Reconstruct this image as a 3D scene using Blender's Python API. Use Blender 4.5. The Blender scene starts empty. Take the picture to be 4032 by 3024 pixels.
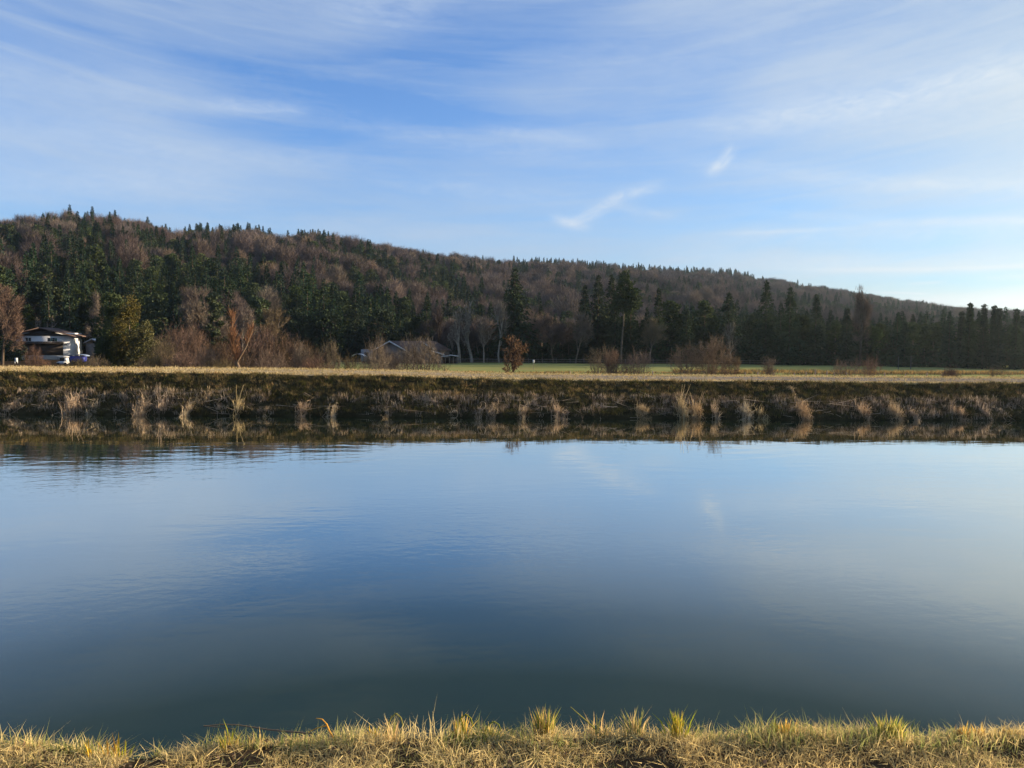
import bpy, math, random
import numpy as np
from mathutils import Vector, Matrix, Euler

R = math.radians
SC = bpy.context.scene
COL = SC.collection

# ------------------------------------------------------------------ camera
F = 3028.0                       # focal length in photo pixels (photo 4032 x 3024)
CAM_Z = 4.0                      # eye height above the water
cam_data = bpy.data.cameras.new("camera")
cam = bpy.data.objects.new("camera", cam_data)
COL.objects.link(cam)
cam_data.sensor_width = 36.0
cam_data.lens = 36.0 * F / 4032.0
cam_data.clip_start = 0.1
cam_data.clip_end = 20000
pitch = math.atan((1512 - 1334) / F)
roll = math.atan(24.0 / 4032.0)
CAM_ROT = (Matrix.Rotation(R(90) - pitch, 3, 'X') @ Matrix.Rotation(roll, 3, 'Z'))
cam.matrix_world = Matrix.Translation((0, 0, CAM_Z)) @ CAM_ROT.to_4x4()
SC.camera = cam

# ------------------------------------------------------------------ light
HAZE_D = 0.00009
SUN_AZ, SUN_EL = 74.0, 11.0       # azimuth measured from +Y towards +X
SC.view_settings.view_transform = 'Standard'
SC.view_settings.look = 'None'
SC.view_settings.gamma = 1
SC.view_settings.exposure = 1.50
sd = bpy.data.lights.new("sun", 'SUN')
sd.energy = 5.0
sd.angle = R(0.5)
sd.color = (1.0, 0.80, 0.55)
sun = bpy.data.objects.new("sun", sd)
COL.objects.link(sun)
sdir = Vector((math.sin(R(SUN_AZ)) * math.cos(R(SUN_EL)), math.cos(R(SUN_AZ)) * math.cos(R(SUN_EL)), math.sin(R(SUN_EL))))
sun.rotation_euler = sdir.to_track_quat('Z', 'Y').to_euler()
sun.location = (60, 20, 60)
SC.cycles.max_bounces = 6
SC.cycles.diffuse_bounces = 2
SC.cycles.glossy_bounces = 3
SC.cycles.transmission_bounces = 3
SC.cycles.volume_bounces = 0
SC.cycles.caustics_reflective = False
SC.cycles.caustics_refractive = False
SC.cycles.use_denoising = True
SC.cycles.denoiser = 'OPENIMAGEDENOISE'
SC.cycles.denoising_input_passes = 'RGB_ALBEDO_NORMAL'
SC.cycles.sample_clamp_direct = 8.0
SC.cycles.sample_clamp_indirect = 3.0
SC.cycles.use_adaptive_sampling = True
SC.cycles.adaptive_threshold = 0.015


# ------------------------------------------------------------------ node helper
class NT:
    def __init__(self, nt):
        self.nt = nt
        nt.nodes.clear()

    def n(self, typ, **kw):
        nd = self.nt.nodes.new(typ)
        ins = kw.pop('ins', {})
        for k, v in kw.items():
            setattr(nd, k, v)
        for k, v in ins.items():
            if hasattr(v, 'is_output') or hasattr(v, 'links'):
                self.nt.links.new(v, nd.inputs[k])
            else:
                nd.inputs[k].default_value = v
        return nd

    def m(self, op, a, b=None, c=None, clamp=False):
        nd = self.n('ShaderNodeMath', operation=op)
        nd.use_clamp = clamp
        for i, v in enumerate((a, b, c)):
            if v is None:
                continue
            if hasattr(v, 'links'):
                self.nt.links.new(v, nd.inputs[i])
            else:
                nd.inputs[i].default_value = v
        return nd.outputs[0]

    def mix(self, fac, a, b, blend='MIX'):
        nd = self.nt.nodes.new('ShaderNodeMix')
        nd.data_type = 'RGBA'
        nd.blend_type = blend
        for i, v in ((0, fac), (6, a), (7, b)):
            if hasattr(v, 'links'):
                self.nt.links.new(v, nd.inputs[i])
            elif i == 0:
                nd.inputs[i].default_value = v
            else:
                nd.inputs[i].default_value = (v[0], v[1], v[2], 1)
        return nd.outputs[2]

    def ramp(self, fac, pts, interp='LINEAR'):
        nd = self.nt.nodes.new('ShaderNodeValToRGB')
        cr = nd.color_ramp
        cr.interpolation = interp
        while len(cr.elements) < len(pts):
            cr.elements.new(0.5)
        for e, (p, c) in zip(cr.elements, pts):
            e.position = p
            e.color = (c[0], c[1], c[2], 1) if not isinstance(c, (int, float)) else (c, c, c, 1)
        self.nt.links.new(fac, nd.inputs[0])
        return nd.outputs[0]

    def noise(self, vec, scale, detail=4, rough=0.55, dist=0.0):
        nd = self.n('ShaderNodeTexNoise', ins={'Scale': scale, 'Detail': detail, 'Roughness': rough, 'Distortion': dist})
        if vec is not None:
            self.nt.links.new(vec, nd.inputs['Vector'])
        return nd.outputs[0]

    def comb(self, x, y, z):
        nd = self.nt.nodes.new('ShaderNodeCombineXYZ')
        for i, v in enumerate((x, y, z)):
            if hasattr(v, 'links'):
                self.nt.links.new(v, nd.inputs[i])
            else:
                nd.inputs[i].default_value = v
        return nd.outputs[0]

    def sep(self, v):
        nd = self.nt.nodes.new('ShaderNodeSeparateXYZ')
        self.nt.links.new(v, nd.inputs[0])
        return nd.outputs


# ------------------------------------------------------------------ sky
world = bpy.data.worlds.new("World")
SC.world = world
world.use_nodes = True
W = NT(world.node_tree)
sky = W.n('ShaderNodeTexSky', sky_type='NISHITA', sun_disc=False)
sky.sun_elevation = R(SUN_EL)
sky.sun_rotation = R(SUN_AZ)
sky.air_density = 1.0
sky.dust_density = 1.0
sky.ozone_density = 2.0
tc = W.n('ShaderNodeTexCoord').outputs['Generated']
sx, sy, sz = W.sep(tc)
az = W.m('ARCTAN2', sx, sy)
el = W.m('ARCSINE', sz)
# cirrus: lines of equal height curve up on both sides of the view
el2 = W.m('SUBTRACT', el, W.m('MULTIPLY', W.m('POWER', W.m('ABSOLUTE', W.m('SUBTRACT', az, -0.02)), 2.0), 0.13))
cvec = W.comb(W.m('MULTIPLY', az, 1.3), W.m('MULTIPLY', el2, 9.0), 0.0)
n1 = W.noise(cvec, 1.7, 5, 0.55, 0.5)
n2 = W.noise(W.comb(W.m('MULTIPLY', az, 2.2), W.m('MULTIPLY', el2, 26.0), 3.1), 1.6, 6, 0.6, 0.9)
n3 = W.noise(W.comb(W.m('MULTIPLY', az, 1.6), W.m('MULTIPLY', el2, 3.5), 7.7), 1.1, 3, 0.5, 0.2)
veil = W.m('MULTIPLY', W.ramp(n1, [(0.32, 0.0), (0.72, 1.0)]), 0.55)
stre = W.m('MULTIPLY', W.ramp(n2, [(0.44, 0.0), (0.78, 1.0)]), 0.30)
broad = W.m('MULTIPLY', W.ramp(n3, [(0.35, 0.0), (0.75, 1.0)]), 0.35)
cloud = W.m('ADD', W.m('ADD', veil, stre), broad)


def az_of(x):
    return math.atan((x - 2016) / F)


def el_of(x, y):
    yh = 1334 + 24 * (x - 2016) / 4032.0
    return math.atan((yh - y) / F * math.cos(az_of(x)))


def wisp(x0, y0, x1, y1, w, amp, rag=0.5, curve=0.0):
    """a soft bright streak of cirrus between two points of the sky"""
    a0, e0, a1, e1 = az_of(x0), el_of(x0, y0), az_of(x1), el_of(x1, y1)
    ca, ce = (a0 + a1) / 2, (e0 + e1) / 2
    L = math.hypot(a1 - a0, e1 - e0) / 2
    c, s = (a1 - a0) / (2 * L), (e1 - e0) / (2 * L)
    da, de = W.m('SUBTRACT', az, ca), W.m('SUBTRACT', el, ce)
    p = W.m('DIVIDE', W.m('ADD', W.m('MULTIPLY', da, c), W.m('MULTIPLY', de, s)), L)
    q = W.m('ADD', W.m('MULTIPLY', da, -s), W.m('MULTIPLY', de, c))
    if curve:
        q = W.m('SUBTRACT', q, W.m('MULTIPLY', W.m('SUBTRACT', W.m('MULTIPLY', p, p), 0.3), curve / F))
    q = W.m('DIVIDE', q, w / F)
    nn = W.noise(W.comb(W.m('MULTIPLY', p, L * 14), W.m('MULTIPLY', q, w / F * 40), ca * 31), 2.0, 5, 0.62, 1.0)
    g = W.m('POWER', 2.718, W.m('MULTIPLY', W.m('ADD', W.m('POWER', W.m('ABSOLUTE', p), 4.0), W.m('POWER', W.m('ABSOLUTE', q), 2.0)), -1.0))
    t = W.m('ADD', 1.0 - rag, W.m('MULTIPLY', W.ramp(nn, [(0.35, 0.0), (0.68, 1.0)]), rag))
    return W.m('MULTIPLY', W.m('MULTIPLY', g, t), amp)


WISPS = [
    (2170, 862, 2310, 905, 18, 0.8, 0.6, 0), (2225, 892, 2430, 792, 22, 0.95, 0.7, 10), (2370, 800, 2590, 738, 20, 0.8, 0.75, 0), (2400, 815, 2640, 860, 16, 0.35, 0.8, 0), (2775, 700, 2870, 600, 20, 0.95, 0.65, 8), (2000, 560, 2700, 580, 80, 0.10, 0.8, 0),
    (2700, 540, 4300, 200, 60, 0.55, 0.6, 30), (2900, 480, 4500, 330, 130, 0.28, 0.6, 0),
    (800, 425, 1200, 455, 26, 0.5, 0.7, 0), (1250, 470, 2300, 640, 40, 0.22, 0.8, 20), (-300, 300, 800, 420, 110, 0.28, 0.5, 0),
    (-400, 640, 1100, 780, 150, 0.34, 0.4, 0), (-200, 500, 700, 560, 60, 0.22, 0.6, 0), (700, 880, 2200, 960, 70, 0.20, 0.5, 0),
    (2700, 940, 4600, 860, 40, 0.36, 0.6, 0), (3000, 1060, 4600, 1010, 36, 0.42, 0.5, 0), (2900, 740, 4400, 720, 60, 0.25, 0.7, 0),
    (1100, 40, 1900, 60, 90, 0.20, 0.6, 0), (2400, 60, 4200, 90, 160, 0.15, 0.5, 0), (2050, 250, 3300, 260, 110, 0.14, 0.7, 0),
    (3320, 1195, 4800, 1160, 26, 0.95, 0.35, 0), (3560, 1120, 3700, 1112, 5, 0.6, 0.3, 0), (3830, 1100, 4500, 1065, 12, 0.6, 0.4, 0),
    (3100, 1072, 4600, 1022, 9, 0.6, 0.3, 12), (3440, 1152, 3640, 1158, 4, 0.7, 0.3, 0), (2850, 925, 3300, 905, 9, 0.45, 0.5, 0),
    (2600, 1010, 3500, 1040, 40, 0.40, 0.4, 0), (3300, 720, 4500, 745, 22, 0.45, 0.6, 0), (2650, 640, 3300, 700, 30, 0.30, 0.7, 0),
    (3450, 880, 4600, 855, 16, 0.5, 0.5, 0), (2900, 830, 3500, 880, 18, 0.3, 0.7, 0), (1500, 720, 2300, 800, 36, 0.26, 0.7, 0),
    (300, 560, 1500, 660, 46, 0.26, 0.7, 10), (-200, 760, 900, 700, 60, 0.28, 0.5, 0), (1900, 520, 2350, 570, 26, 0.35, 0.8, 0), (1330, 60, 1700, 110, 60, 0.26, 0.7, 0),
]
wsum = 0.0
for w in WISPS:
    wsum = W.m('ADD', wsum, wisp(*w))
wsum = W.m('MINIMUM', wsum, 0.95)
# one clearer blue window high in the middle
cloud = W.m('SUBTRACT', cloud, wisp(700, 330, 1900, 470, 150, 0.45, 0.25, 30))
cloud = W.m('SUBTRACT', cloud, wisp(2500, 760, 3400, 840, 60, 0.22, 0.3, 0))
cloud = W.m('SUBTRACT', cloud, wisp(3300, 1105, 4500, 1085, 26, 0.30, 0.2, 0))
cloud = W.m('MINIMUM', W.m('MAXIMUM', cloud, 0.0), 0.92)
SKY_STR = 0.060
lowt = W.m('SUBTRACT', 1.0, W.m('MULTIPLY', el, 4.5, clamp=True))
tint = W.mix(lowt, (0.80, 1.09, 1.62), (0.66, 1.07, 1.72))
sunv = W.n('ShaderNodeVectorMath', operation='DOT_PRODUCT', ins={0: tc})
sunv.inputs[1].default_value = sdir
toward = W.m('POWER', W.m('MAXIMUM', sunv.outputs['Value'], 0.0), 2.5)
tint = W.mix(toward, tint, W.mix(lowt, (0.66, 0.66, 0.50), (0.06, 0.34, 0.92)))
skyc = W.mix(1.0, sky.outputs[0], tint, 'MULTIPLY')
# cirrus scatters sunlight: brighter towards the sun
ccol = W.mix(toward, (2.8, 3.5, 4.5), (4.9, 5.2, 5.1))
ccol = W.mix(W.m('MULTIPLY', W.m('MULTIPLY', toward, 1.6, clamp=True), W.m('SUBTRACT', 1.0, W.m('MULTIPLY', W.m('MAXIMUM', el, 0.0), 9.0, clamp=True))), ccol, (6.4, 6.1, 4.9))
wcol = W.mix(toward, (3.5, 4.2, 5.2), (5.8, 5.9, 5.4))
wcol = W.mix(0.5, wcol, ccol, 'LIGHTEN')
skyfin = W.mix(wsum, W.mix(cloud, skyc, ccol), wcol)
bg = W.n('ShaderNodeBackground', ins={'Color': skyfin, 'Strength': SKY_STR})
wo = W.n('ShaderNodeOutputWorld')
world.node_tree.links.new(bg.outputs[0], wo.inputs[0])


# ------------------------------------------------------------------ projection helpers (photo pixel -> point in the valley)
def ray(x, y):
    return CAM_ROT @ Vector(((x - 2016) / F, -(y - 1512) / F, -1.0))


def at(x, y, d):
    """world point seen at photo pixel (x, y), d metres in front of the camera along +Y"""
    v = ray(x, y)
    v = v * (d / v.y)
    return Vector((v.x, v.y, v.z + CAM_Z))


def px_of(X, Y, Z):
    v = CAM_ROT.transposed() @ Vector((X, Y, Z - CAM_Z))
    return 2016 + F * v.x / -v.z, 1512 - F * v.y / -v.z


def interp(x, pts):
    return float(np.interp(x, [p[0] for p in pts], [p[1] for p in pts]))


# ------------------------------------------------------------------ materials
def veg(name, c1, c2, scale=3.0, rnd=0.25, transl=0.0, hue=None, lo=0.35, hi=0.65):
    """rough vegetation: two colours mixed by noise, varied from plant to plant"""
    m = bpy.data.materials.new(name)
    m.use_nodes = True
    T = NT(m.node_tree)
    oc = T.n('ShaderNodeTexCoord').outputs['Object']
    nz = T.noise(oc, scale, 3, 0.6)
    col = T.mix(T.ramp(nz, [(lo, 0.0), (hi, 1.0)]), c1, c2)
    rn = T.n('ShaderNodeObjectInfo').outputs['Random']
    hs = T.n('ShaderNodeHueSaturation', ins={'Color': col})
    hs.inputs['Hue'].default_value = 0.5
    T.nt.links.new(T.m('ADD', 1.0 - rnd, T.m('MULTIPLY', rn, 2 * rnd)), hs.inputs['Value'])
    T.nt.links.new(T.m('ADD', 0.485, T.m('MULTIPLY', T.m('FRACT', T.m('MULTIPLY', rn, 7.3)), 0.03)), hs.inputs['Hue'])
    T.nt.links.new(T.m('ADD', 0.8, T.m('MULTIPLY', T.m('FRACT', T.m('MULTIPLY', rn, 13.7)), 0.4)), hs.inputs['Saturation'])
    d = T.n('ShaderNodeBsdfDiffuse', ins={'Color': hs.outputs[0]})
    out = d.outputs[0]
    if transl > 0:
        t = T.n('ShaderNodeBsdfTranslucent', ins={'Color': hs.outputs[0]})
        mx = T.n('ShaderNodeMixShader', ins={0: transl})
        T.nt.links.new(out, mx.inputs[1])
        T.nt.links.new(t.outputs[0], mx.inputs[2])
        out = mx.outputs[0]
    o = T.n('ShaderNodeOutputMaterial')
    T.nt.links.new(out, o.inputs[0])
    return m


def solid(name, c, rough=0.6, c2=None, scale=4.0, spec=0.3, bump=0.0, metallic=0.0):
    m = bpy.data.materials.new(name)
    m.use_nodes = True
    T = NT(m.node_tree)
    oc = T.n('ShaderNodeTexCoord').outputs['Object']
    nz = T.noise(oc, scale, 5, 0.6)
    c2 = c2 or tuple(v * 0.75 for v in c)
    col = T.mix(T.ramp(nz, [(0.35, 0.0), (0.7, 1.0)]), c, c2)
    p = T.n('ShaderNodeBsdfPrincipled', ins={'Base Color': col, 'Roughness': rough, 'Metallic': metallic, 'Specular IOR Level': spec})
    if bump:
        b = T.n('ShaderNodeBump', ins={'Strength': bump, 'Distance': 0.05, 'Height': nz})
        T.nt.links.new(b.outputs[0], p.inputs['Normal'])
    o = T.n('ShaderNodeOutputMaterial')
    T.nt.links.new(p.outputs[0], o.inputs[0])
    return m


M = {}
M['needle'] = veg('spruce needles', (0.020, 0.034, 0.021), (0.036, 0.054, 0.029), 0.35, 0.30, 0.1)
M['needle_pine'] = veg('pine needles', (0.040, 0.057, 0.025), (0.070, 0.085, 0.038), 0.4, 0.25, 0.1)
M['needle_gold_lit'] = veg('sunlit golden conifer needles', (0.070, 0.068, 0.028), (0.115, 0.100, 0.036), 0.5, 0.1, 0.15)  # sunlit side of the big conifer, put into the needle colour
M['needle_dark'] = veg('dark conifer needles', (0.026, 0.038, 0.023), (0.048, 0.062, 0.032), 0.5, 0.1, 0.1)
M['bark'] = veg('grey brown bark', (0.10, 0.08, 0.06), (0.16, 0.13, 0.10), 1.5, 0.2)
M['bark_pale'] = veg('pale bark', (0.30, 0.26, 0.21), (0.20, 0.17, 0.135), 1.5, 0.1)
M['bark_dark'] = veg('dark bark', (0.05, 0.038, 0.03), (0.085, 0.065, 0.05), 1.5, 0.2)
M['twig_beech'] = veg('red brown bare twigs', (0.082, 0.066, 0.060), (0.124, 0.098, 0.090), 0.25, 0.24)
M['twig_grey'] = veg('grey brown bare twigs', (0.12, 0.092, 0.072), (0.175, 0.135, 0.105), 0.3, 0.15)
M['twig_olive'] = veg('olive brown bare twigs', (0.105, 0.085, 0.05), (0.15, 0.12, 0.072), 0.3, 0.15)
M['twig_red'] = veg('russet bare twigs', (0.11, 0.072, 0.052), (0.16, 0.105, 0.078), 0.3, 0.15)
M['twig_orange'] = veg('orange willow shoots', (0.26, 0.13, 0.06), (0.20, 0.11, 0.06), 0.5, 0.05)
M['leaf_brown'] = veg('dead brown leaves', (0.095, 0.056, 0.040), (0.15, 0.09, 0.06), 2.0, 0.1, 0.25)
M['straw'] = veg('dry straw grass', (0.64, 0.43, 0.12), (0.80, 0.57, 0.18), 1.2, 0.0, 0.42)
M['straw_brown'] = veg('brown dead grass', (0.27, 0.17, 0.07), (0.42, 0.28, 0.12), 1.2, 0.0, 0.3)
M['straw_green'] = veg('green grass blades', (0.22, 0.24, 0.035), (0.38, 0.35, 0.07), 3.0, 0.0, 0.45)
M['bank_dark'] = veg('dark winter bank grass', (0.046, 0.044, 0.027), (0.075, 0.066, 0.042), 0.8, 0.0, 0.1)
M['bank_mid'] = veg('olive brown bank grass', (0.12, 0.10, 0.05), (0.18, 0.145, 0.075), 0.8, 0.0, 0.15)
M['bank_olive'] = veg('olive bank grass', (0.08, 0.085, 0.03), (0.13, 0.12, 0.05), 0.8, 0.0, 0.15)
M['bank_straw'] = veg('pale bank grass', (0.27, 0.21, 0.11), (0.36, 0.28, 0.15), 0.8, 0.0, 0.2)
M['reed'] = veg('dry reed stalks', (0.40, 0.31, 0.195), (0.54, 0.43, 0.29), 2.0, 0.1, 0.25)
M['reed_dark'] = veg('weathered reed stalks', (0.20, 0.14, 0.08), (0.32, 0.23, 0.13), 2.0, 0.1, 0.15)
M['levee_straw'] = veg('tan levee grass', (0.40, 0.295, 0.165), (0.53, 0.40, 0.235), 1.2, 0.0, 0.3)
M['soil'] = solid('dark wet soil', (0.035, 0.027, 0.018), 0.9, (0.06, 0.045, 0.03), 1.5, 0.1)


# ------------------------------------------------------------------ mesh arrays
class MB:
    """collects triangles for ONE mesh object"""

    def __init__(self):
        self.v, self.f, self.m, self.nv = [], [], [], 0

    def add(self, v, f, mat=0):
        v = np.asarray(v, dtype=np.float32).reshape(-1, 3)
        f = np.asarray(f, dtype=np.int32).reshape(-1, 3)
        self.v.append(v)
        self.f.append(f + self.nv)
        self.m.append(np.full(len(f), mat, dtype=np.int32))
        self.nv += len(v)
        return self

    def sticks(self, p, vec, w, mat=0, rng=None):
        """slender triangles: base p, direction vec, base width w"""
        p = np.asarray(p, float).reshape(-1, 3)
        vec = np.asarray(vec, float).reshape(-1, 3)
        n = len(p)
        if not n:
            return self
        rv = rng.normal(size=(n, 3))
        side = np.cross(vec, rv)
        side /= (np.linalg.norm(side, axis=1, keepdims=True) + 1e-9)
        w = np.broadcast_to(np.asarray(w, float), (n,))[:, None]
        V = np.stack([p - side * w / 2, p + side * w / 2, p + vec], axis=1).reshape(-1, 3)
        Fc = np.arange(3 * n).reshape(-1, 3)
        return self.add(V, Fc, mat)

    def leaves(self, p, vec, w, mat=0, rng=None, up=None):
        """diamond shaped leaf clumps (two triangles)"""
        p = np.asarray(p, float).reshape(-1, 3)
        vec = np.asarray(vec, float).reshape(-1, 3)
        n = len(p)
        if not n:
            return self
        rv = rng.normal(size=(n, 3)) if up is None else (rng.normal(size=(n, 3)) * 0.35 + np.asarray(up))
        side = np.cross(vec, rv)
        side /= (np.linalg.norm(side, axis=1, keepdims=True) + 1e-9)
        w = np.broadcast_to(np.asarray(w, float), (n,))[:, None]
        mid = p + vec * 0.45
        V = np.stack([p, mid - side * w / 2, p + vec, mid + side * w / 2], axis=1).reshape(-1, 3)
        b = np.arange(n)[:, None] * 4
        Fc = np.concatenate([b + [0, 1, 2], b + [0, 2, 3]], axis=1).reshape(-1, 3)
        return self.add(V, Fc, mat)

    def blades(self, p, h, w, lean, mat=0, rng=None, bend=0.5):
        """grass blades, three triangles each; lean is the horizontal travel of the tip"""
        p = np.asarray(p, float).reshape(-1, 3)
        n = len(p)
        if not n:
            return self
        h = np.broadcast_to(np.asarray(h, float), (n,))[:, None]
        w = np.broadcast_to(np.asarray(w, float), (n,))[:, None]
        lean = np.asarray(lean, float).reshape(-1, 2)
        a = rng.uniform(0, math.tau, n)
        side = np.stack([np.cos(a), np.sin(a), np.zeros(n)], axis=1)
        L = np.concatenate([lean, np.zeros((n, 1))], axis=1)
        up = np.array([[0, 0, 1.0]])
        mid = p + up * h * 0.6 + L * (0.6 - bend * 0.4)
        tip = p + up * h + L
        V = np.stack([p - side * w / 2, p + side * w / 2, mid - side * w * 0.4, mid + side * w * 0.4, tip], axis=1).reshape(-1, 3)
        b = np.arange(n)[:, None] * 5
        Fc = np.concatenate([b + [0, 1, 3], b + [0, 3, 2], b + [2, 3, 4]], axis=1).reshape(-1, 3)
        return self.add(V, Fc, mat)

    def tubes(self, segs, mat=0, sides=5):
        """segs: list of (p0, p1, r0, r1)"""
        if not segs:
            return self
        p0 = np.array([list(s[0]) for s in segs], float)
        p1 = np.array([list(s[1]) for s in segs], float)
        r0 = np.array([s[2] for s in segs], float)[:, None, None]
        r1 = np.array([s[3] for s in segs], float)[:, None, None]
        n = len(segs)
        d = p1 - p0
        d /= (np.linalg.norm(d, axis=1, keepdims=True) + 1e-9)
        ref = np.where(np.abs(d[:, 2:3]) > 0.9, np.array([[1.0, 0, 0]]), np.array([[0, 0, 1.0]]))
        u = np.cross(d, ref)
        u /= (np.linalg.norm(u, axis=1, keepdims=True) + 1e-9)
        w = np.cross(d, u)
        a = np.arange(sides) * math.tau / sides
        ring = np.cos(a)[None, :, None] * u[:, None, :] + np.sin(a)[None, :, None] * w[:, None, :]
        V = np.concatenate([p0[:, None] + ring * r0, p1[:, None] + ring * r1], axis=1).reshape(-1, 3)
        k = np.arange(sides)
        k2 = (k + 1) % sides
        q = np.concatenate([np.stack([k, k2, k2 + sides], 1), np.stack([k, k2 + sides, k + sides], 1)])
        Fc = (np.arange(n)[:, None, None] * 2 * sides + q[None]).reshape(-1, 3)
        return self.add(V, Fc, mat)

    def box(self, c, s, mat=0, rz=0.0, taper=0.0):
        x, y, z = s[0] / 2, s[1] / 2, s[2] / 2
        V = np.array([[i * x * (1 - taper * (k > 0)), j * y * (1 - taper * (k > 0)), k * z] for k in (-1, 1) for j in (-1, 1) for i in (-1, 1)], float)
        if rz:
            cr, sr = math.cos(rz), math.sin(rz)
            V[:, :2] = V[:, :2] @ np.array([[cr, sr], [-sr, cr]])
        V += np.asarray(c, float)
        Q = [(0, 2, 3, 1), (4, 5, 7, 6), (0, 1, 5, 4), (2, 6, 7, 3), (0, 4, 6, 2), (1, 3, 7, 5)]
        return self.add(V, [t for q in Q for t in ((q[0], q[1], q[2]), (q[0], q[2], q[3]))], mat)

    def poly(self, pts, thick, mat=0):
        """a flat convex slab: polygon pts extruded by vector thick"""
        n = len(pts)
        P0 = np.array([list(p) for p in pts], float)
        P1 = P0 + np.asarray(thick, float)
        T = [(0, i, i + 1) for i in range(1, n - 1)] + [(n, n + i + 1, n + i) for i in range(1, n - 1)]
        for i in range(n):
            j = (i + 1) % n
            T += [(i, i + n, j), (j, i + n, j + n)]
        return self.add(np.concatenate([P0, P1]), T, mat)

    def mesh(self, name, mats):
        me = bpy.data.meshes.new(name)
        V = np.concatenate(self.v)
        Fc = np.concatenate(self.f)
        me.vertices.add(len(V))
        me.vertices.foreach_set('co', V.ravel())
        me.loops.add(len(Fc) * 3)
        me.loops.foreach_set('vertex_index', Fc.ravel().astype(np.int32))
        me.polygons.add(len(Fc))
        me.polygons.foreach_set('loop_start', (np.arange(len(Fc)) * 3).astype(np.int32))
        me.polygons.foreach_set('loop_total', np.full(len(Fc), 3, dtype=np.int32))
        for mt in mats:
            me.materials.append(mt)
        me.polygons.foreach_set('material_index', np.concatenate(self.m))
        me.update(calc_edges=True)
        return me

    def obj(self, name, mats, parent=None, loc=None):
        if not isinstance(mats, (list, tuple)):
            mats = [mats]
        o = bpy.data.objects.new(name, self.mesh(name, mats))
        COL.objects.link(o)
        if parent is not None:
            o.parent = parent
        if loc is not None:
            o.location = loc
        return o


def tag(o, label=None, cat=None, group=None, kind=None):
    if label:
        o['label'] = label
    if cat:
        o['category'] = cat
    if group:
        o['group'] = group
    if kind:
        o['kind'] = kind
    return o


def thing(name, label, cat, loc=(0, 0, 0), rz=0.0, group=None):
    o = bpy.data.objects.new(name, None)
    o.empty_display_size = 0.3
    COL.objects.link(o)
    o.location = loc
    o.rotation_euler = (0, 0, rz)
    return tag(o, label, cat, group)


def dup(o, loc, rz=0.0, sc=(1, 1, 1), label=None, group=None):
    c = o.copy()
    COL.objects.link(c)
    c.location = loc
    c.rotation_euler = (0, 0, rz)
    c.scale = sc
    if label:
        c['label'] = label
    if group:
        c['group'] = group
    for ch in list(o.children):
        d = ch.copy()
        COL.objects.link(d)
        d.parent = c
        for g in list(ch.children):
            e = g.copy()
            COL.objects.link(e)
            e.parent = d
    return c


def grid_mesh(name, xs, ys, zf, mat, smooth=True):
    X, Y = np.meshgrid(xs, ys)
    Z = zf(X, Y)
    nx, ny = len(xs), len(ys)
    V = np.stack([X, Y, Z], axis=2).reshape(-1, 3)
    i = np.arange(ny - 1)[:, None] * nx + np.arange(nx - 1)[None]
    T = np.concatenate([np.stack([i, i + 1, i + nx + 1], -1).reshape(-1, 3), np.stack([i, i + nx + 1, i + nx], -1).reshape(-1, 3)])
    b = MB().add(V, T)
    o = b.obj(name, mat)
    if smooth:
        o.data.polygons.foreach_set('use_smooth', np.ones(len(T), dtype=bool))
    return o


def vnoise(x, y, s=1.0, seed=0, octaves=3):
    """smooth value noise, vectorised"""
    x = np.asarray(x, float) / s
    y = np.asarray(y, float) / s
    out = np.zeros(np.broadcast(x, y).shape)
    amp, tot = 1.0, 0.0
    for k in range(octaves):
        xi, yi = np.floor(x), np.floor(y)
        fx, fy = x - xi, y - yi
        fx, fy = fx * fx * (3 - 2 * fx), fy * fy * (3 - 2 * fy)

        def h(a, b):
            t = np.sin(a * 127.1 + b * 311.7 + seed * 74.7 + k * 19.1) * 43758.5453
            return t - np.floor(t)
        v = (h(xi, yi) * (1 - fx) + h(xi + 1, yi) * fx) * (1 - fy) + (h(xi, yi + 1) * (1 - fx) + h(xi + 1, yi + 1) * fx) * fy
        out += (v - 0.5) * 2 * amp
        tot += amp
        amp *= 0.5
        x, y = x * 2.03, y * 2.03
    return out / tot


# ================================================================== SETTING
MEADOW_Z = -2.0


def levee_top(x):
    """height of the levee along the river"""
    return np.interp(x, [-60, -29, -15, -7, 0, 7, 21, 60], [1.99, 1.97, 1.95, 1.86, 1.70, 1.67, 1.64, 1.62])


def shore(x):
    """far waterline"""
    return 38.75 + 0.45 * vnoise(x, 0 * x, 5.0, 3) + 0.18 * vnoise(x, 0 * x + 9, 1.2, 5)


def levee_z(x, y):
    top = levee_top(x)
    s = shore(x)
    edge = 43.2 + 0.20 * vnoise(x, 0 * x + 4, 1.7, 8)
    t = (y - s) / (edge - s)
    prof = np.interp(t, [-1, -0.02, 0.05, 0.20, 0.32, 0.42, 0.93, 1.0], [-1.5, -0.10, 0.12, 0.25, 0.42, 0.52, 0.94, 1.0])
    z = top * np.where(t < 0, np.maximum(t * 1.5, -1), prof)
    z = np.where(t < 0, -0.35 + t * 2, z)
    bump = np.clip(t, 0, 1) * np.clip((1.04 - t) * 5, 0, 1)
    z = z + bump * (0.20 * vnoise(x, y, 0.8, 11) + 0.10 * vnoise(x, y, 0.35, 12))
    z = np.where(t >= 1, top + 0.02 * vnoise(x, y, 0.8, 14), z)
    # two worn wheel tracks on the top
    for yc in (46.0, 48.0):
        z = z - 0.04 * np.exp(-((y - yc) / 0.35) ** 2)
    z = np.where(y > 51.0, top + (MEADOW_Z - 0.3 - top) * np.clip((y - 51.0) / 19.0, 0, 1) ** 1.15, z)
    return z


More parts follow.
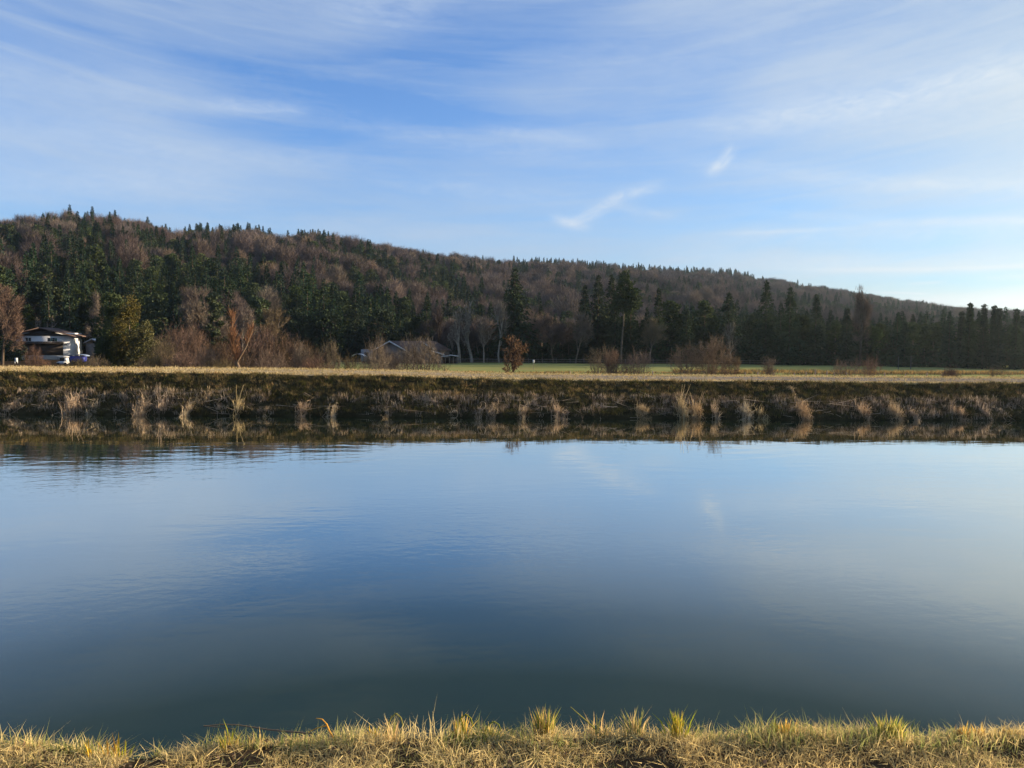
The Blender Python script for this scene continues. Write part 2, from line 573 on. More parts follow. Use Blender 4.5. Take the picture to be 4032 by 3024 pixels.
def levee_mat():
    m = bpy.data.materials.new('levee earth and grass')
    m.use_nodes = True
    T = NT(m.node_tree)
    geo = T.n('ShaderNodeNewGeometry').outputs['Position']
    x, y, z = T.sep(geo)
    n1 = T.noise(geo, 1.4, 6, 0.65)
    n2 = T.noise(geo, 0.25, 3, 0.5)
    n3 = T.noise(T.comb(T.m('MULTIPLY', x, 0.15), y, z), 2.2, 5, 0.6)
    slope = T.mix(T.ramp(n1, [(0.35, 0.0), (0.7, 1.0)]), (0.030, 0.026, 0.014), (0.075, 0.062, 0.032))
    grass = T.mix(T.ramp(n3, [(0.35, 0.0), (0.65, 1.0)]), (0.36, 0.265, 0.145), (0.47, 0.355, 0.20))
    grass = T.mix(T.m('MULTIPLY', T.ramp(n2, [(0.5, 0.0), (0.7, 1.0)]), 0.5), grass, (0.22, 0.22, 0.08))
    gravel = T.mix(T.ramp(n1, [(0.3, 0.0), (0.7, 1.0)]), (0.27, 0.22, 0.19), (0.36, 0.30, 0.26))
    yw = T.m('ADD', y, T.m('MULTIPLY', T.m('SUBTRACT', n2, 0.5), 0.9))
    trk = T.m('MULTIPLY', T.m('GREATER_THAN', yw, 45.2), T.m('LESS_THAN', yw, 48.9))
    ridge = T.m('MULTIPLY', T.m('GREATER_THAN', yw, 46.6), T.m('LESS_THAN', yw, 47.4))
    trk = T.m('MULTIPLY', trk, T.m('SUBTRACT', 1.0, T.m('MULTIPLY', ridge, 0.7)))
    wear = T.ramp(T.m('ADD', T.m('MULTIPLY', x, 0.012), T.m('ADD', n3, 0.05)), [(0.30, 0.15), (0.75, 1.0)])
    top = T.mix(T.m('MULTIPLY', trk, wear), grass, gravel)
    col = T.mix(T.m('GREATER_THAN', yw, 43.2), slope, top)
    d = T.n('ShaderNodeBsdfDiffuse', ins={'Color': col, 'Roughness': 1.0})
    b = T.n('ShaderNodeBump', ins={'Strength': 0.6, 'Distance': 0.08, 'Height': n1})
    T.nt.links.new(b.outputs[0], d.inputs['Normal'])
    o = T.n('ShaderNodeOutputMaterial')
    T.nt.links.new(d.outputs[0], o.inputs[0])
    return m


ys = np.concatenate([np.arange(36.5, 44.0, 0.13), np.arange(44.0, 51.6, 0.3), np.arange(52, 72, 1.5)])
xs = np.concatenate([[-3000, -800, -300, -120, -70], np.arange(-46, 46, 0.2), [70, 120, 300, 800, 3000]])
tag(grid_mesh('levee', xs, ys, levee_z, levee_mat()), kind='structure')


# meadow -----------------------------------------------------------
def meadow_z(x, y):
    r = np.hypot(x, y)
    return MEADOW_Z + 0.12 * vnoise(x, y, 14, 21) * np.clip((400 - r) / 300, 0, 1) + 1.7 * np.clip((x - 25) / 60, 0, 1) * np.clip((150 - y) / 60, 0, 1) * 0.5


def meadow_mat():
    m = bpy.data.materials.new('winter meadow')
    m.use_nodes = True
    T = NT(m.node_tree)
    geo = T.n('ShaderNodeNewGeometry').outputs['Position']
    x, y, z = T.sep(geo)
    n1 = T.noise(geo, 0.06, 5, 0.6)
    n2 = T.noise(T.comb(T.m('MULTIPLY', x, 0.12), y, 0.0), 0.35, 4, 0.6)
    g = T.mix(T.ramp(n2, [(0.35, 0.0), (0.65, 1.0)]), (0.20, 0.215, 0.075), (0.27, 0.265, 0.10))
    col = T.mix(T.ramp(n1, [(0.52, 0.0), (0.70, 1.0)]), g, (0.26, 0.22, 0.09))
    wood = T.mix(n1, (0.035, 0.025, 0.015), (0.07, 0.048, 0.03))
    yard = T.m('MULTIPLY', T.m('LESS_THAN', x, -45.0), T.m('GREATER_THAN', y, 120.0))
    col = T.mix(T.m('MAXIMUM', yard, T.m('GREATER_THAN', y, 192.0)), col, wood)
    d = T.n('ShaderNodeBsdfDiffuse', ins={'Color': col})
    o = T.n('ShaderNodeOutputMaterial')
    T.nt.links.new(d.outputs[0], o.inputs[0])
    return m


ys = np.concatenate([np.arange(66, 240, 4.0), [260, 320, 450, 700, 1200, 2500, 6000]])
xs = np.concatenate([[-6000, -2500, -1000, -500, -300], np.arange(-240, 244, 4.0), [300, 500, 1000, 2500, 6000]])
tag(grid_mesh('meadow_ground', xs, ys, meadow_z, meadow_mat()), kind='structure')

# wooded hill -------------------------------------------------------
# photo x, y of the tree line, distance of the ridge, distance of the foot
RIDGE = [(-2500, 900, 560, 230), (-900, 880, 580, 232), (0, 882, 600, 235), (120, 872, 600, 235), (260, 850, 605, 235), (400, 853, 610, 235), (560, 878, 620, 238), (640, 897, 628, 240),
         (700, 925, 635, 240), (780, 908, 640, 242), (1000, 910, 660, 245), (1100, 940, 670, 250), (1220, 922, 680, 250), (1290, 930, 690, 255),
         (1380, 950, 700, 260), (1560, 975, 730, 270), (1740, 998, 765, 280), (1900, 1018, 800, 290), (2060, 1030, 850, 300), (2300, 1036, 910, 320),
         (2560, 1058, 980, 340), (2860, 1074, 1080, 370), (3050, 1105, 1150, 390), (3250, 1135, 1230, 410), (3450, 1172, 1330, 430),
         (3600, 1200, 1400, 450), (3800, 1228, 1500, 470), (4032, 1245, 1600, 480), (5000, 1280, 1900, 520), (7000, 1300, 2200, 560)]
RX = [az_of(r[0]) for r in RIDGE]
TREE_H = 21.0
R_D = [r[2] for r in RIDGE]
R_F = [r[3] for r in RIDGE]
R_H = []
for (x, y, d, f_) in RIDGE:
    yh = 1334 + 24 * (x - 2016) / 4032.0
    # d is a radial distance, the pixel scale works with depth along Y
    R_H.append(CAM_Z + (yh - y) / F * d * math.cos(az_of(x)) - TREE_H * 0.80)


def hill_z(a, r):
    rd, rf, rh = np.interp(a, RX, R_D), np.interp(a, RX, R_F), np.interp(a, RX, R_H)
    t = (r - rf) / (rd - rf)
    tc_ = np.clip(t, 0, 1)
    s = np.where(t < 1, tc_ ** 1.1 * (1.2 - 0.2 * tc_), 1 - 0.35 * np.clip(t - 1, 0, 9) ** 1.2)
    X, Y = r * np.sin(a), r * np.cos(a)
    z = MEADOW_Z - 0.4 + (rh - MEADOW_Z) * s
    z = z + np.clip(t, 0, 1) * np.clip(1.05 - t, 0, 1) * 4 * (5.5 * vnoise(X, Y, 110, 31, 2) + 2.0 * vnoise(X, Y, 40, 32, 2))
    return np.where(t < 0, MEADOW_Z - 0.5, z)


nA, nT = 260, 44
AA = np.linspace(az_of(-2500), az_of(7000), nA)
TT = np.concatenate([np.linspace(-0.02, 1, 34), np.linspace(1.03, 2.0, nT - 34)])
A2, T2 = np.meshgrid(AA, TT)
rr = np.interp(A2, RX, R_F) + T2 * (np.interp(A2, RX, R_D) - np.interp(A2, RX, R_F))
Zh = hill_z(A2, rr)
V = np.stack([rr * np.sin(A2), rr * np.cos(A2), Zh], -1).reshape(-1, 3)
i = np.arange(nT - 1)[:, None] * nA + np.arange(nA - 1)[None]
T_ = np.concatenate([np.stack([i, i + 1, i + nA + 1], -1).reshape(-1, 3), np.stack([i, i + nA + 1, i + nA], -1).reshape(-1, 3)])
M['litter'] = solid('leaf litter', (0.05, 0.034, 0.022), 1.0, (0.03, 0.025, 0.016), 0.05, 0.0)
tag(MB().add(V, T_).obj('hill', M['litter']), kind='structure')


# river ---------------------------------------------------------------
def water_mat():
    m = bpy.data.materials.new('calm river water')
    m.use_nodes = True
    T = NT(m.node_tree)
    geo = T.n('ShaderNodeNewGeometry').outputs['Position']
    x, y, z = T.sep(geo)
    # long ripples, slightly oblique to the river
    xr = T.m('ADD', T.m('MULTIPLY', x, 0.75), T.m('MULTIPLY', y, 0.15))
    yr = T.m('SUBTRACT', y, T.m('MULTIPLY', x, 0.10))
    big = T.noise(T.comb(T.m('MULTIPLY', xr, 0.5), yr, 0.0), 1.7, 2, 0.45, 0.3)
    mid = T.noise(T.comb(T.m('MULTIPLY', xr, 0.8), yr, 5.0), 5.0, 3, 0.5, 0.2)
    patch = T.ramp(T.noise(geo, 0.10, 2, 0.5), [(0.40, 0.25), (0.62, 1.0)])
    # the strip under the far bank lies in the lee and is almost a mirror
    lee = T.m('MAXIMUM', T.m('MULTIPLY', T.m('SUBTRACT', 36.0, y), 0.11, clamp=True), 0.12)
    near = T.m('ADD', 0.30, T.m('MULTIPLY', T.m('MULTIPLY', y, 0.04, clamp=True), 0.70))
    h = T.m('ADD', T.m('MULTIPLY', big, 0.42), T.m('MULTIPLY', T.m('MULTIPLY', mid, patch), T.m('ADD', 0.10, T.m('MULTIPLY', T.m('MULTIPLY', T.m('SUBTRACT', 26.0, y), 0.12, clamp=True), 0.55))))
    h = T.m('MULTIPLY', h, T.m('MULTIPLY', lee, near))
    bmp = T.n('ShaderNodeBump', ins={'Strength': 1.0, 'Distance': 0.012, 'Height': h})
    gl = T.n('ShaderNodeBsdfGlossy', ins={'Color': (1.0, 0.98, 0.91, 1), 'Roughness': 0.02, 'Normal': bmp.outputs[0]})
    df = T.n('ShaderNodeBsdfDiffuse', ins={'Color': (0.010, 0.026, 0.022, 1)})
    lw = T.n('ShaderNodeLayerWeight', ins={'Blend': 0.5})
    fr = T.ramp(lw.outputs['Facing'], [(0.0, 0.02), (0.52, 0.045), (0.59, 0.070), (0.66, 0.23), (0.74, 0.56), (0.80, 0.74), (0.88, 0.86), (1.0, 0.95)], 'LINEAR')
    mx = T.n('ShaderNodeMixShader', ins={0: fr})
    T.nt.links.new(df.outputs[0], mx.inputs[1])
    T.nt.links.new(gl.outputs[0], mx.inputs[2])
    o = T.n('ShaderNodeOutputMaterial')
    T.nt.links.new(mx.outputs[0], o.inputs[0])
    return m


tag(grid_mesh('river_water', np.array([-3000, -200, 0, 200, 3000.0]), np.array([3.0, 20, 41]), lambda X, Y: 0 * X, water_mat()), kind='structure')


# near bank -----------------------------------------------------------
def lip(x):
    """distance of the near bank's edge"""
    e = np.interp(x, [-6, -2.2, -1.75, -1.5, -1.15, -0.6, 0, 1.0, 2.2, 6], [2.95, 2.96, 2.95, 2.90, 2.98, 3.05, 3.10, 3.09, 3.12, 3.1])
    return e + 0.03 * vnoise(x, 0 * x, 0.35, 41)


def near_z(x, y):
    e = lip(x)
    z = 2.38 + 0.018 * vnoise(x, y, 0.4, 42) + 0.012 * vnoise(x, y, 0.12, 43) - 0.03 * np.clip((2.95 - y) / 0.4, 0, 1)
    d = y - e
    z = z - np.where(d > 0, 0.9 * d + 0.5 * d * d, 0)
    return np.maximum(np.where(d > -0.05, z - 0.02, z), -0.6)


ys = np.concatenate([[-400, -60, -10, 0, 1.5], np.arange(2.3, 4.0, 0.03), np.arange(4.0, 7.0, 0.25)])
xs = np.concatenate([[-3000, -300, -40, -8], np.arange(-3.2, 3.2, 0.03), [8, 40, 300, 3000]])
M['near_soil'] = solid('near bank soil', (0.09, 0.062, 0.036), 1.0, (0.045, 0.032, 0.02), 14, 0.0, 0.5)
tag(grid_mesh('near_bank', xs, ys, near_z, M['near_soil']), kind='structure')


# ================================================================== PLANT GENERATORS
def spruce_mesh(name, seed, h, r, layers=22, per=9, mats=('needle', 'bark_dark'), bare=0.08, sub=5, droop=0.35, ragged=0.2, parts=False):
    rng = np.random.default_rng(seed)
    cb = MB()
    tb = MB()
    tb.tubes([((0, 0, -0.5), (0, 0, h * 0.5), h * 0.014, h * 0.009), ((0, 0, h * 0.5), (0, 0, h * 0.93), h * 0.009, 0.02)], 0 if parts else 1)
    P, Vv, Wd = [], [], []
    for k in range(layers):
        t = (k + rng.uniform(-.3, .3)) / layers
        z = h * (bare + (1 - bare) * t)
        rad = r * (1 - t * 0.97) ** 0.78 * min(1, 0.6 + 3 * t) * rng.uniform(0.85, 1.1)
        nb = max(5, int(per * (0.5 + 0.7 * (1 - t))))
        for j in range(nb):
            a = math.tau * (j + rng.uniform(-.4, .4)) / nb + k
            L = max(0.5, rad * (1 + rng.uniform(-ragged, ragged)))
            dx, dy = math.cos(a), math.sin(a)
            for s_ in range(sub):
                f0 = (s_ + rng.uniform(0, .6)) / sub
                sp = (1 - f0 * 0.5) * h / layers * 1.0
                px, py = dx * L * f0, dy * L * f0
                pz = z - droop * L * f0 * f0 + rng.uniform(-.75, .75) * sp
                aa = a + rng.uniform(-0.9, 0.9)
                l2 = max(0.35, L / sub * rng.uniform(1.0, 1.7))
                P.append((px, py, pz))
                Vv.append((math.cos(aa) * l2, math.sin(aa) * l2, -l2 * rng.uniform(0.15, 0.75)))
                Wd.append(min(l2 * 0.95, sp * rng.uniform(0.9, 1.5)))
    for q in range(90):
        t = rng.uniform(0.0, 1.0)
        a = rng.uniform(0, math.tau)
        rr_ = (0.25 * r * (1 - t) + 0.05) * rng.uniform(.2, 1)
        P.append((math.cos(a) * rr_ * .4, math.sin(a) * rr_ * .4, h * (0.76 + 0.23 * t)))
        l2 = rr_ + min(0.35, 0.12 * r)
        Vv.append((math.cos(a) * l2, math.sin(a) * l2, -l2 * rng.uniform(0.0, 0.5)))
        Wd.append(l2 * 0.7)
    P.append((0, 0, h * 0.95))
    Vv.append((0, 0, h * 0.06))
    Wd.append(0.25)
    cb.leaves(P, Vv, np.array(Wd), 0, rng)
    if parts:
        return cb.mesh(name + '_crown', [M[mats[0]]]), tb.mesh(name + '_trunk', [M[mats[1]]])
    cb.v += tb.v
    cb.f += [f + cb.nv for f in tb.f]
    cb.m += tb.m
    return cb.mesh(name, [M[mats[0]], M[mats[1]]])


def clump_crown(b, rng, blobs, n, size, mat=0, up=0.4, flat=0.7):
    """leaf clumps through the volume of several blobs (x, y, z, radius, height factor)"""
    B = np.array(blobs, float)
    wgt = B[:, 3] ** 2
    idx = rng.choice(len(B), n, p=wgt / wgt.sum())
    d = rng.normal(size=(n, 3))
    d /= np.linalg.norm(d, axis=1, keepdims=True)
    rad = rng.uniform(0.35, 1.05, (n, 1)) ** 0.6
    c = B[idx]
    p = c[:, :3] + d * rad * c[:, 3:4] * np.stack([np.ones(n), np.ones(n), c[:, 4]], 1)
    keep = vnoise(p[:, 0] + p[:, 2] * 0.7, p[:, 1] - p[:, 2], 1.3, 77) > -0.25
    p, d = p[keep], d[keep]
    m_ = len(p)
    v = d + rng.normal(size=(m_, 3)) * 0.6
    v[:, 2] = v[:, 2] * flat + up
    v /= np.linalg.norm(v, axis=1, keepdims=True)
    s = size * rng.uniform(0.6, 1.4, (m_, 1))
    b.leaves(p, v * s, (s * 0.6)[:, 0], mat, rng)


def pine_mesh(name, seed, h, r, trunk=0.4, n=2600, mats=('needle_pine', 'bark'), size=0.75, parts=False):
    rng = np.random.default_rng(seed)
    b, tb = MB(), MB()
    segs = []
    x = y = 0.0
    pts = [(0, 0, -0.5)]
    for k in range(1, 7):
        x += rng.uniform(-.25, .25)
        y += rng.uniform(-.25, .25)
        pts.append((x, y, h * 0.9 * k / 6))
    for k in range(6):
        segs.append((pts[k], pts[k + 1], h * 0.016 * (1 - k / 7), h * 0.016 * (1 - (k + 1) / 7)))
    blobs = []
    nb = 16
    for k in range(nb):
        t = (k + 0.5) / nb
        z = h * (trunk + (1 - trunk) * t * 0.93)
        rad = r * math.sin(math.pi * min(0.97, 0.22 + 0.74 * t)) ** 0.8
        a = k * 2.4 + rng.uniform(-.5, .5)
        dd = rad * rng.uniform(0.35, 0.85)
        cx, cy = math.cos(a) * dd, math.sin(a) * dd
        br = r * rng.uniform(0.30, 0.48)
        blobs.append((cx, cy, z, br, 0.55))
        segs.append(((0, 0, z - dd * 0.4), (cx, cy, z), h * 0.006, h * 0.002))
    clump_crown(b, rng, blobs, n, size)
    tb.tubes(segs, 0 if parts else 1)
    if parts:
        return b.mesh(name + '_crown', [M[mats[0]]]), tb.mesh(name + '_trunk', [M[mats[1]]])
    b.v += tb.v
    b.f += [f + b.nv for f in tb.f]
    b.m += tb.m
    return b.mesh(name, [M[mats[0]], M[mats[1]]])


def grow(rng, p, d, L, r, lvl, maxl, segs, tips, spread=0.6, up=0.15, nch=(3, 4), gnarl=0.18, shrink=0.72):
    """recursive branching; fills segs with limbs and tips with the places twigs grow"""
    n = 3 if lvl < 2 else 2
    q = Vector(p)
    dd = Vector(d).normalized()
    for k in range(n):
        dd = (dd + Vector(rng.normal(size=3)) * gnarl + Vector((0, 0, up * 0.3))).normalized()
        q2 = q + dd * (L / n)
        ra, rb = r * (1 - 0.35 * k / n), r * (1 - 0.35 * (k + 1) / n)
        segs.append((tuple(q), tuple(q2), ra, rb, lvl))
        if lvl >= 2:
            tips.append((tuple(q2), tuple(dd), L))
        if lvl < maxl and k >= (1 if lvl == 0 else 0) and k < n - 1:
            a = Vector(rng.normal(size=3))
            side = dd.cross(a).normalized()
            nd = (dd * (1 - spread) + side * spread + Vector((0, 0, up))).normalized()
            grow(rng, q2, nd, L * shrink * rng.uniform(.7, 1.0), rb * 0.6, lvl + 1, maxl, segs, tips, spread, up, nch, gnarl, shrink)
        q = q2
    if lvl < maxl:
        for c in range(int(rng.integers(nch[0], nch[1] + 1))):
            a = Vector(rng.normal(size=3))
            side = dd.cross(a).normalized()
            sp = spread * rng.uniform(0.5, 1.2)
            nd = (dd * (1 - sp) + side * sp + Vector((0, 0, up))).normalized()
            grow(rng, q, nd, L * shrink * rng.uniform(.75, 1.1), r * 0.62, lvl + 1, maxl, segs, tips, spread, up, nch, gnarl, shrink)


def fit(segs, tips, h, r):
    """scale a skeleton to height h and radius r"""
    P = np.array([s[1] for s in segs])
    kz = h * 0.93 / P[:, 2].max()
    cx, cy = 0, 0
    kr = r * 0.9 / np.percentile(np.hypot(P[:, 0] - cx, P[:, 1] - cy), 97)
    f = lambda p: (p[0] * kr, p[1] * kr, p[2] * kz)
    return [(f(a), f(b), c, d, l) for a, b, c, d, l in segs], [(f(p), d, L) for p, d, L in tips]


def bare_parts(seed, h, r, trunk=0.3, maxl=3, ntw=3000, tw=0.045, twl=1.2, spread=0.55, up=0.15, gnarl=0.16, thick=1.0, start=None, twup=0.35):
    rng = np.random.default_rng(seed)
    segs, tips = [], []
    grow(rng, (0, 0, -0.3), (0, 0, 1), h * trunk, h * 0.017 * thick, 0, maxl, segs, tips, spread, up, (3, 4), gnarl)
    segs, tips = fit(segs, tips, h, r)
    limb, twig = MB(), MB()
    limb.tubes([s[:4] for s in segs if s[4] <= 1], 0, 5)
    limb.tubes([s[:4] for s in segs if s[4] > 1], 0, 3)
    tp = np.array([t[0] for t in tips])
    td = np.array([t[1] for t in tips])
    idx = rng.integers(0, len(tp), ntw)
    base = tp[idx] + rng.normal(size=(ntw, 3)) * twl * 0.22
    v = td[idx] + rng.normal(size=(ntw, 3)) * 0.55 + np.array([0, 0, twup])
    v /= np.linalg.norm(v, axis=1, keepdims=True)
    v *= twl * rng.uniform(0.4, 1.2, (ntw, 1))
    twig.sticks(base, v, tw, 0, rng)
    return limb, twig


def bare_mesh(name, seed, h, r, mats=('twig_beech', 'bark'), dome=0, **kw):
    limb, twig = bare_parts(seed, h, r, **kw)
    if dome:
        g = np.random.default_rng(seed + 5)
        lob = [(0, 0, h * 0.62, r * 0.75)] + [(math.cos(a_) * r * .5, math.sin(a_) * r * .5, h * (0.5 + 0.06 * (k_ % 3)), r * 0.55) for k_, a_ in enumerate(np.arange(7) * 0.9)]
        li = g.integers(0, len(lob), dome)
        LB = np.array(lob)[li]
        d = g.normal(size=(dome, 3))
        d[:, 2] = np.abs(d[:, 2]) * 1.1 - 0.25
        d /= np.linalg.norm(d, axis=1, keepdims=True)
        rad = g.uniform(0.15, 1.0, (dome, 1)) ** 0.45
        p = LB[:, :3] + d * rad * np.stack([LB[:, 3], LB[:, 3], np.full(dome, h * 0.33)], 1)
        v = d * 0.9 + np.array([0, 0, 0.35]) + g.normal(size=(dome, 3)) * 0.35
        v *= kw.get('twl', 1.5) * g.uniform(0.6, 1.3, (dome, 1))
        twig.sticks(p, v, kw.get('tw', .05), 0, g)
    twig.v += limb.v
    twig.f += [f + twig.nv for f in limb.f]
    twig.m += [m + 1 for m in limb.m]
    return twig.mesh(name, [M[mats[0]], M[mats[1]]])


def shrub_mesh(name, seed, h, w, stems=26, ntw=1800, tw=0.02, mats=('twig_grey', 'bark_dark'), fan=0.75, srad=0.03, twl=0.5, arch=0.25, twup=0.35):
    """many stemmed bare bush"""
    rng = np.random.default_rng(seed)
    b = MB()
    segs, tp, td = [], [], []
    for k in range(stems):
        a = rng.uniform(0, math.tau)
        s = rng.uniform(0, 1) ** 0.6
        tgt = np.array([math.cos(a) * s * w / 2, math.sin(a) * s * w / 2, h * math.sqrt(max(0.12, 1 - (s * fan) ** 2)) * rng.uniform(0.72, 1.0)])
        base = np.array([math.cos(a) * w * 0.08 * s, math.sin(a) * w * 0.08 * s, -0.15])
        mid1 = base + (tgt - base) * 0.35 + np.array([math.cos(a) * arch * w * 0.2 * s, math.sin(a) * arch * w * 0.2 * s, 0]) + rng.normal(size=3) * 0.05 * h
        mid2 = base + (tgt - base) * 0.7 + np.array([math.cos(a) * arch * w * 0.25 * s, math.sin(a) * arch * w * 0.25 * s, 0]) + rng.normal(size=3) * 0.05 * h
        pts = [base, mid1, mid2, tgt]
        rr_ = srad * rng.uniform(0.6, 1.2)
        for q in range(3):
            segs.append((pts[q], pts[q + 1], rr_ * (1 - q * 0.28), rr_ * (1 - (q + 1) * 0.28)))
            d = pts[q + 1] - pts[q]
            L = np.linalg.norm(d)
            for z in range(1 + q * 3):
                f = rng.uniform(0, 1)
                pp = pts[q] + d * f
                dv = d / L + rng.normal(size=3) * 0.6
                dv /= np.linalg.norm(dv)
                l2 = h * rng.uniform(0.12, 0.28)
                segs.append((pp, pp + dv * l2, rr_ * 0.35, rr_ * 0.15))
                for g in range(3):
                    tp.append(pp + dv * l2 * (g + 1) / 3)
                    td.append(dv)
            tp.append(pts[q + 1])
            td.append(d / L)
    b.tubes(segs, 1, 4)
    tp, td = np.array(tp), np.array(td)
    idx = rng.integers(0, len(tp), ntw)
    v = td[idx] + rng.normal(size=(ntw, 3)) * 0.6 + np.array([0, 0, twup])
    v /= np.linalg.norm(v, axis=1, keepdims=True)
    v *= twl * rng.uniform(0.3, 1.2, (ntw, 1))
    b.sticks(tp[idx] + rng.normal(size=(ntw, 3)) * twl * 0.15, v, tw, 0, rng)
    return b.mesh(name, [M[mats[0]], M[mats[1]]])


def put(name, mesh, loc, rz=0.0, sc=(1, 1, 1), label=None, cat=None, group=None):
    o = bpy.data.objects.new(name, mesh)
    COL.objects.link(o)
    o.location = loc
    o.rotation_euler = (0, 0, rz)
    o.scale = sc
    return tag(o, label, cat, group)


def put_tree(name, crown, trunk, loc, rz, sc, label, cat='tree', group=None, trunk_name='trunk'):
    t = thing(name, label, cat, loc, rz, group)
    t.scale = sc
    for nm, me in (('crown', crown), (trunk_name, trunk)):
        c = bpy.data.objects.new(nm, me)
        COL.objects.link(c)
        c.parent = t
    return t


# ================================================================== WOODLAND ON THE HILL AND AT ITS FOOT
SPR = [spruce_mesh('spruce_%d' % k, 100 + k, 22, r_, 24, 11, sub=7) for k, r_ in enumerate((4.1, 4.8, 3.7, 4.4))]
PIN = [pine_mesh('pine_%d' % k, 200 + k, 18, r_, tr, n=5200, size=0.55) for k, (r_, tr) in enumerate(((4.0, .35), (3.6, .45), (4.6, .3)))]
BEE = [bare_mesh('beech_%d' % k, 300 + k, 20, r_, trunk=0.36, ntw=900, dome=4200, tw=0.085, twl=1.5, mats=(mt, 'bark')) for k, (r_, mt) in
       enumerate(((5.4, 'twig_beech'), (6.4, 'twig_beech'), (5.0, 'twig_grey'), (5.8, 'twig_beech')))]
KINDS = {'spruce': SPR, 'pine': PIN, 'beech': BEE}
KH = {'spruce': 22.0, 'pine': 18.0, 'beech': 20.0}
rng = np.random.default_rng(7)


def front_line(px):
    return interp(px, [(-3000, 230), (0, 226), (1000, 222), (1250, 226), (1700, 222), (1800, 200), (2900, 196), (3400, 186), (4032, 168), (4400, 160), (4700, 200), (7000, 330)])


def kind_at(px, t, X, Y):
    """which tree grows where (t: 0 foot, 1 ridge, <0 flat woodland)"""
    n = 1.3 * float(vnoise(X, Y, 42, 51, 2)) + rng.uniform(-0.3, 0.3)
    if t < 0.0:
        p_con = 0.66 if px < 3300 else 0.9
        pr = 0.45
    elif t > 0.86:
        con = (700 < px < 1080) or (1170 < px < 1300) or (2020 < px < 2950) or px > 3560
        p_con, pr = (0.88, 0.1) if con else (0.34, 0.45)
        n *= 0.3
    elif t > 0.62:
        p_con, pr = (0.44 if px > 500 else 0.54), 0.35
    elif t > 0.30:
        p_con, pr = (0.60 if px < 1900 else 0.34), 0.35
    else:
        p_con, pr = (0.70 if px < 1900 else 0.5), 0.35
    if (n * 0.55 + 0.5) < p_con:
        return 'pine' if rng.uniform() < pr else 'spruce'
    return 'beech'


trees = []   # (kind, variant, X, Y, Z, scale, rz, px, t)
a0, a1 = az_of(-900), az_of(4900)
r = 262.0 * 0.9
while r < 2050:
    step = 7.6 * (1 + max(0, r - 500) / 2600.0)
    na = int((a1 - a0) * r / step)
    for j in range(na):
        a = a0 + (a1 - a0) * (j + rng.uniform(-.45, .45)) / na
        rj = r + rng.uniform(-.45, .45) * step
        rd, rf = float(np.interp(a, RX, R_D)), float(np.interp(a, RX, R_F))
        t = (rj - rf) / (rd - rf)
        if t < 0.0 or t > 1.10:
            continue
        X, Y = rj * math.sin(a), rj * math.cos(a)
        px = 2016 + F * X / Y
        if not (-900 < px < 5000):
            continue
        k = kind_at(px, t, X, Y)
        if k == 'beech' and rng.uniform() < 0.40:
            continue
        s = rng.uniform(0.72, 1.08) if k != 'beech' else rng.uniform(0.66, 1.18)
        if t > 0.86 and k == 'beech':
            s *= rng.uniform(0.7, 0.95)
        trees.append((k, int(rng.integers(len(KINDS[k]))), X, Y, float(hill_z(a, rj)) - 0.3, s, rng.uniform(0, math.tau), px, t))
    r += step * 0.92
# flat woodland between its front edge and the foot of the hill
y = 160.0
while y < 470:
    step = 6.3
    xx = -0.98 * y
    while xx < 0.98 * y:
        X, Y = xx + rng.uniform(-2.6, 2.6), y + rng.uniform(-2.6, 2.6)
        xx += step
        px = 2016 + F * X / Y
        a = math.atan2(X, Y)
        if Y < front_line(px) + rng.uniform(0, 4) or math.hypot(X, Y) > float(np.interp(a, RX, R_F)):
            continue
        if px > 4300 and Y < 250:
            continue
        k = kind_at(px, -1, X, Y)
        dd = Y - front_line(px)
        s = rng.uniform(0.60, 0.80) if dd > 25 else rng.uniform(0.55, 0.72)
        if px > 3100:
            s *= 0.88
        if px < 1250:
            s *= interp(px, [(0, 0.8), (400, .62), (1000, 0.62), (1250, 0.75)])
        if k == 'beech':
            s *= 0.9
        trees.append((k, int(rng.integers(len(KINDS[k]))), X, Y, MEADOW_Z - 0.3, s, rng.uniform(0, math.tau), px, -1.0))
    y += step
# how much of each tree shows from the river bank: nearest first against a skyline buffer
trees.sort(key=lambda q: q[3])
buf = np.full(420, 1500.0)
show = []
for q in trees:
    px, Y = q[7], q[3]
    top = px_of(q[2], Y, q[4] + KH[q[0]] * q[5] * 0.95)[1]
    half = 3.2 * q[5] / Y * F
    c0, c1 = int(max(0, (px - half) / 9.6)), int(min(419, (px + half) / 9.6))
    if px + half < 0 or px - half > 4032 or c1 < c0:
        show.append(0)
        continue
    seg = buf[c0:c1 + 1]
    vis = np.clip(seg - top, 0, KH[q[0]] * q[5] / Y * F).sum()
    buf[c0:c1 + 1] = np.minimum(seg, top + half * 0.6)
    show.append(vis)
order = np.argsort(show)[::-1]
chosen = set(int(i) for i in order[:300])
ZONES = [(480, 'above the white chalet'), (760, 'above the golden conifer'), (1250, 'above the orange-shooted willow'), (1850, 'above the brown barn'),
         (2250, 'behind the brown-leaved oak sapling'), (2620, 'behind the tall lone pine'), (3000, 'behind the big willow thicket'), (3450, 'left of the skyline bare tree'),
         (9999, 'right of the skyline bare tree')]
DESC = {'spruce': ('dark pointed spruce', 'spruce', 'spruce_tree'), 'pine': ('round-topped pine', 'pine', 'pine_tree'), 'beech': ('bare brown tree', 'bare tree', 'bare_tree')}
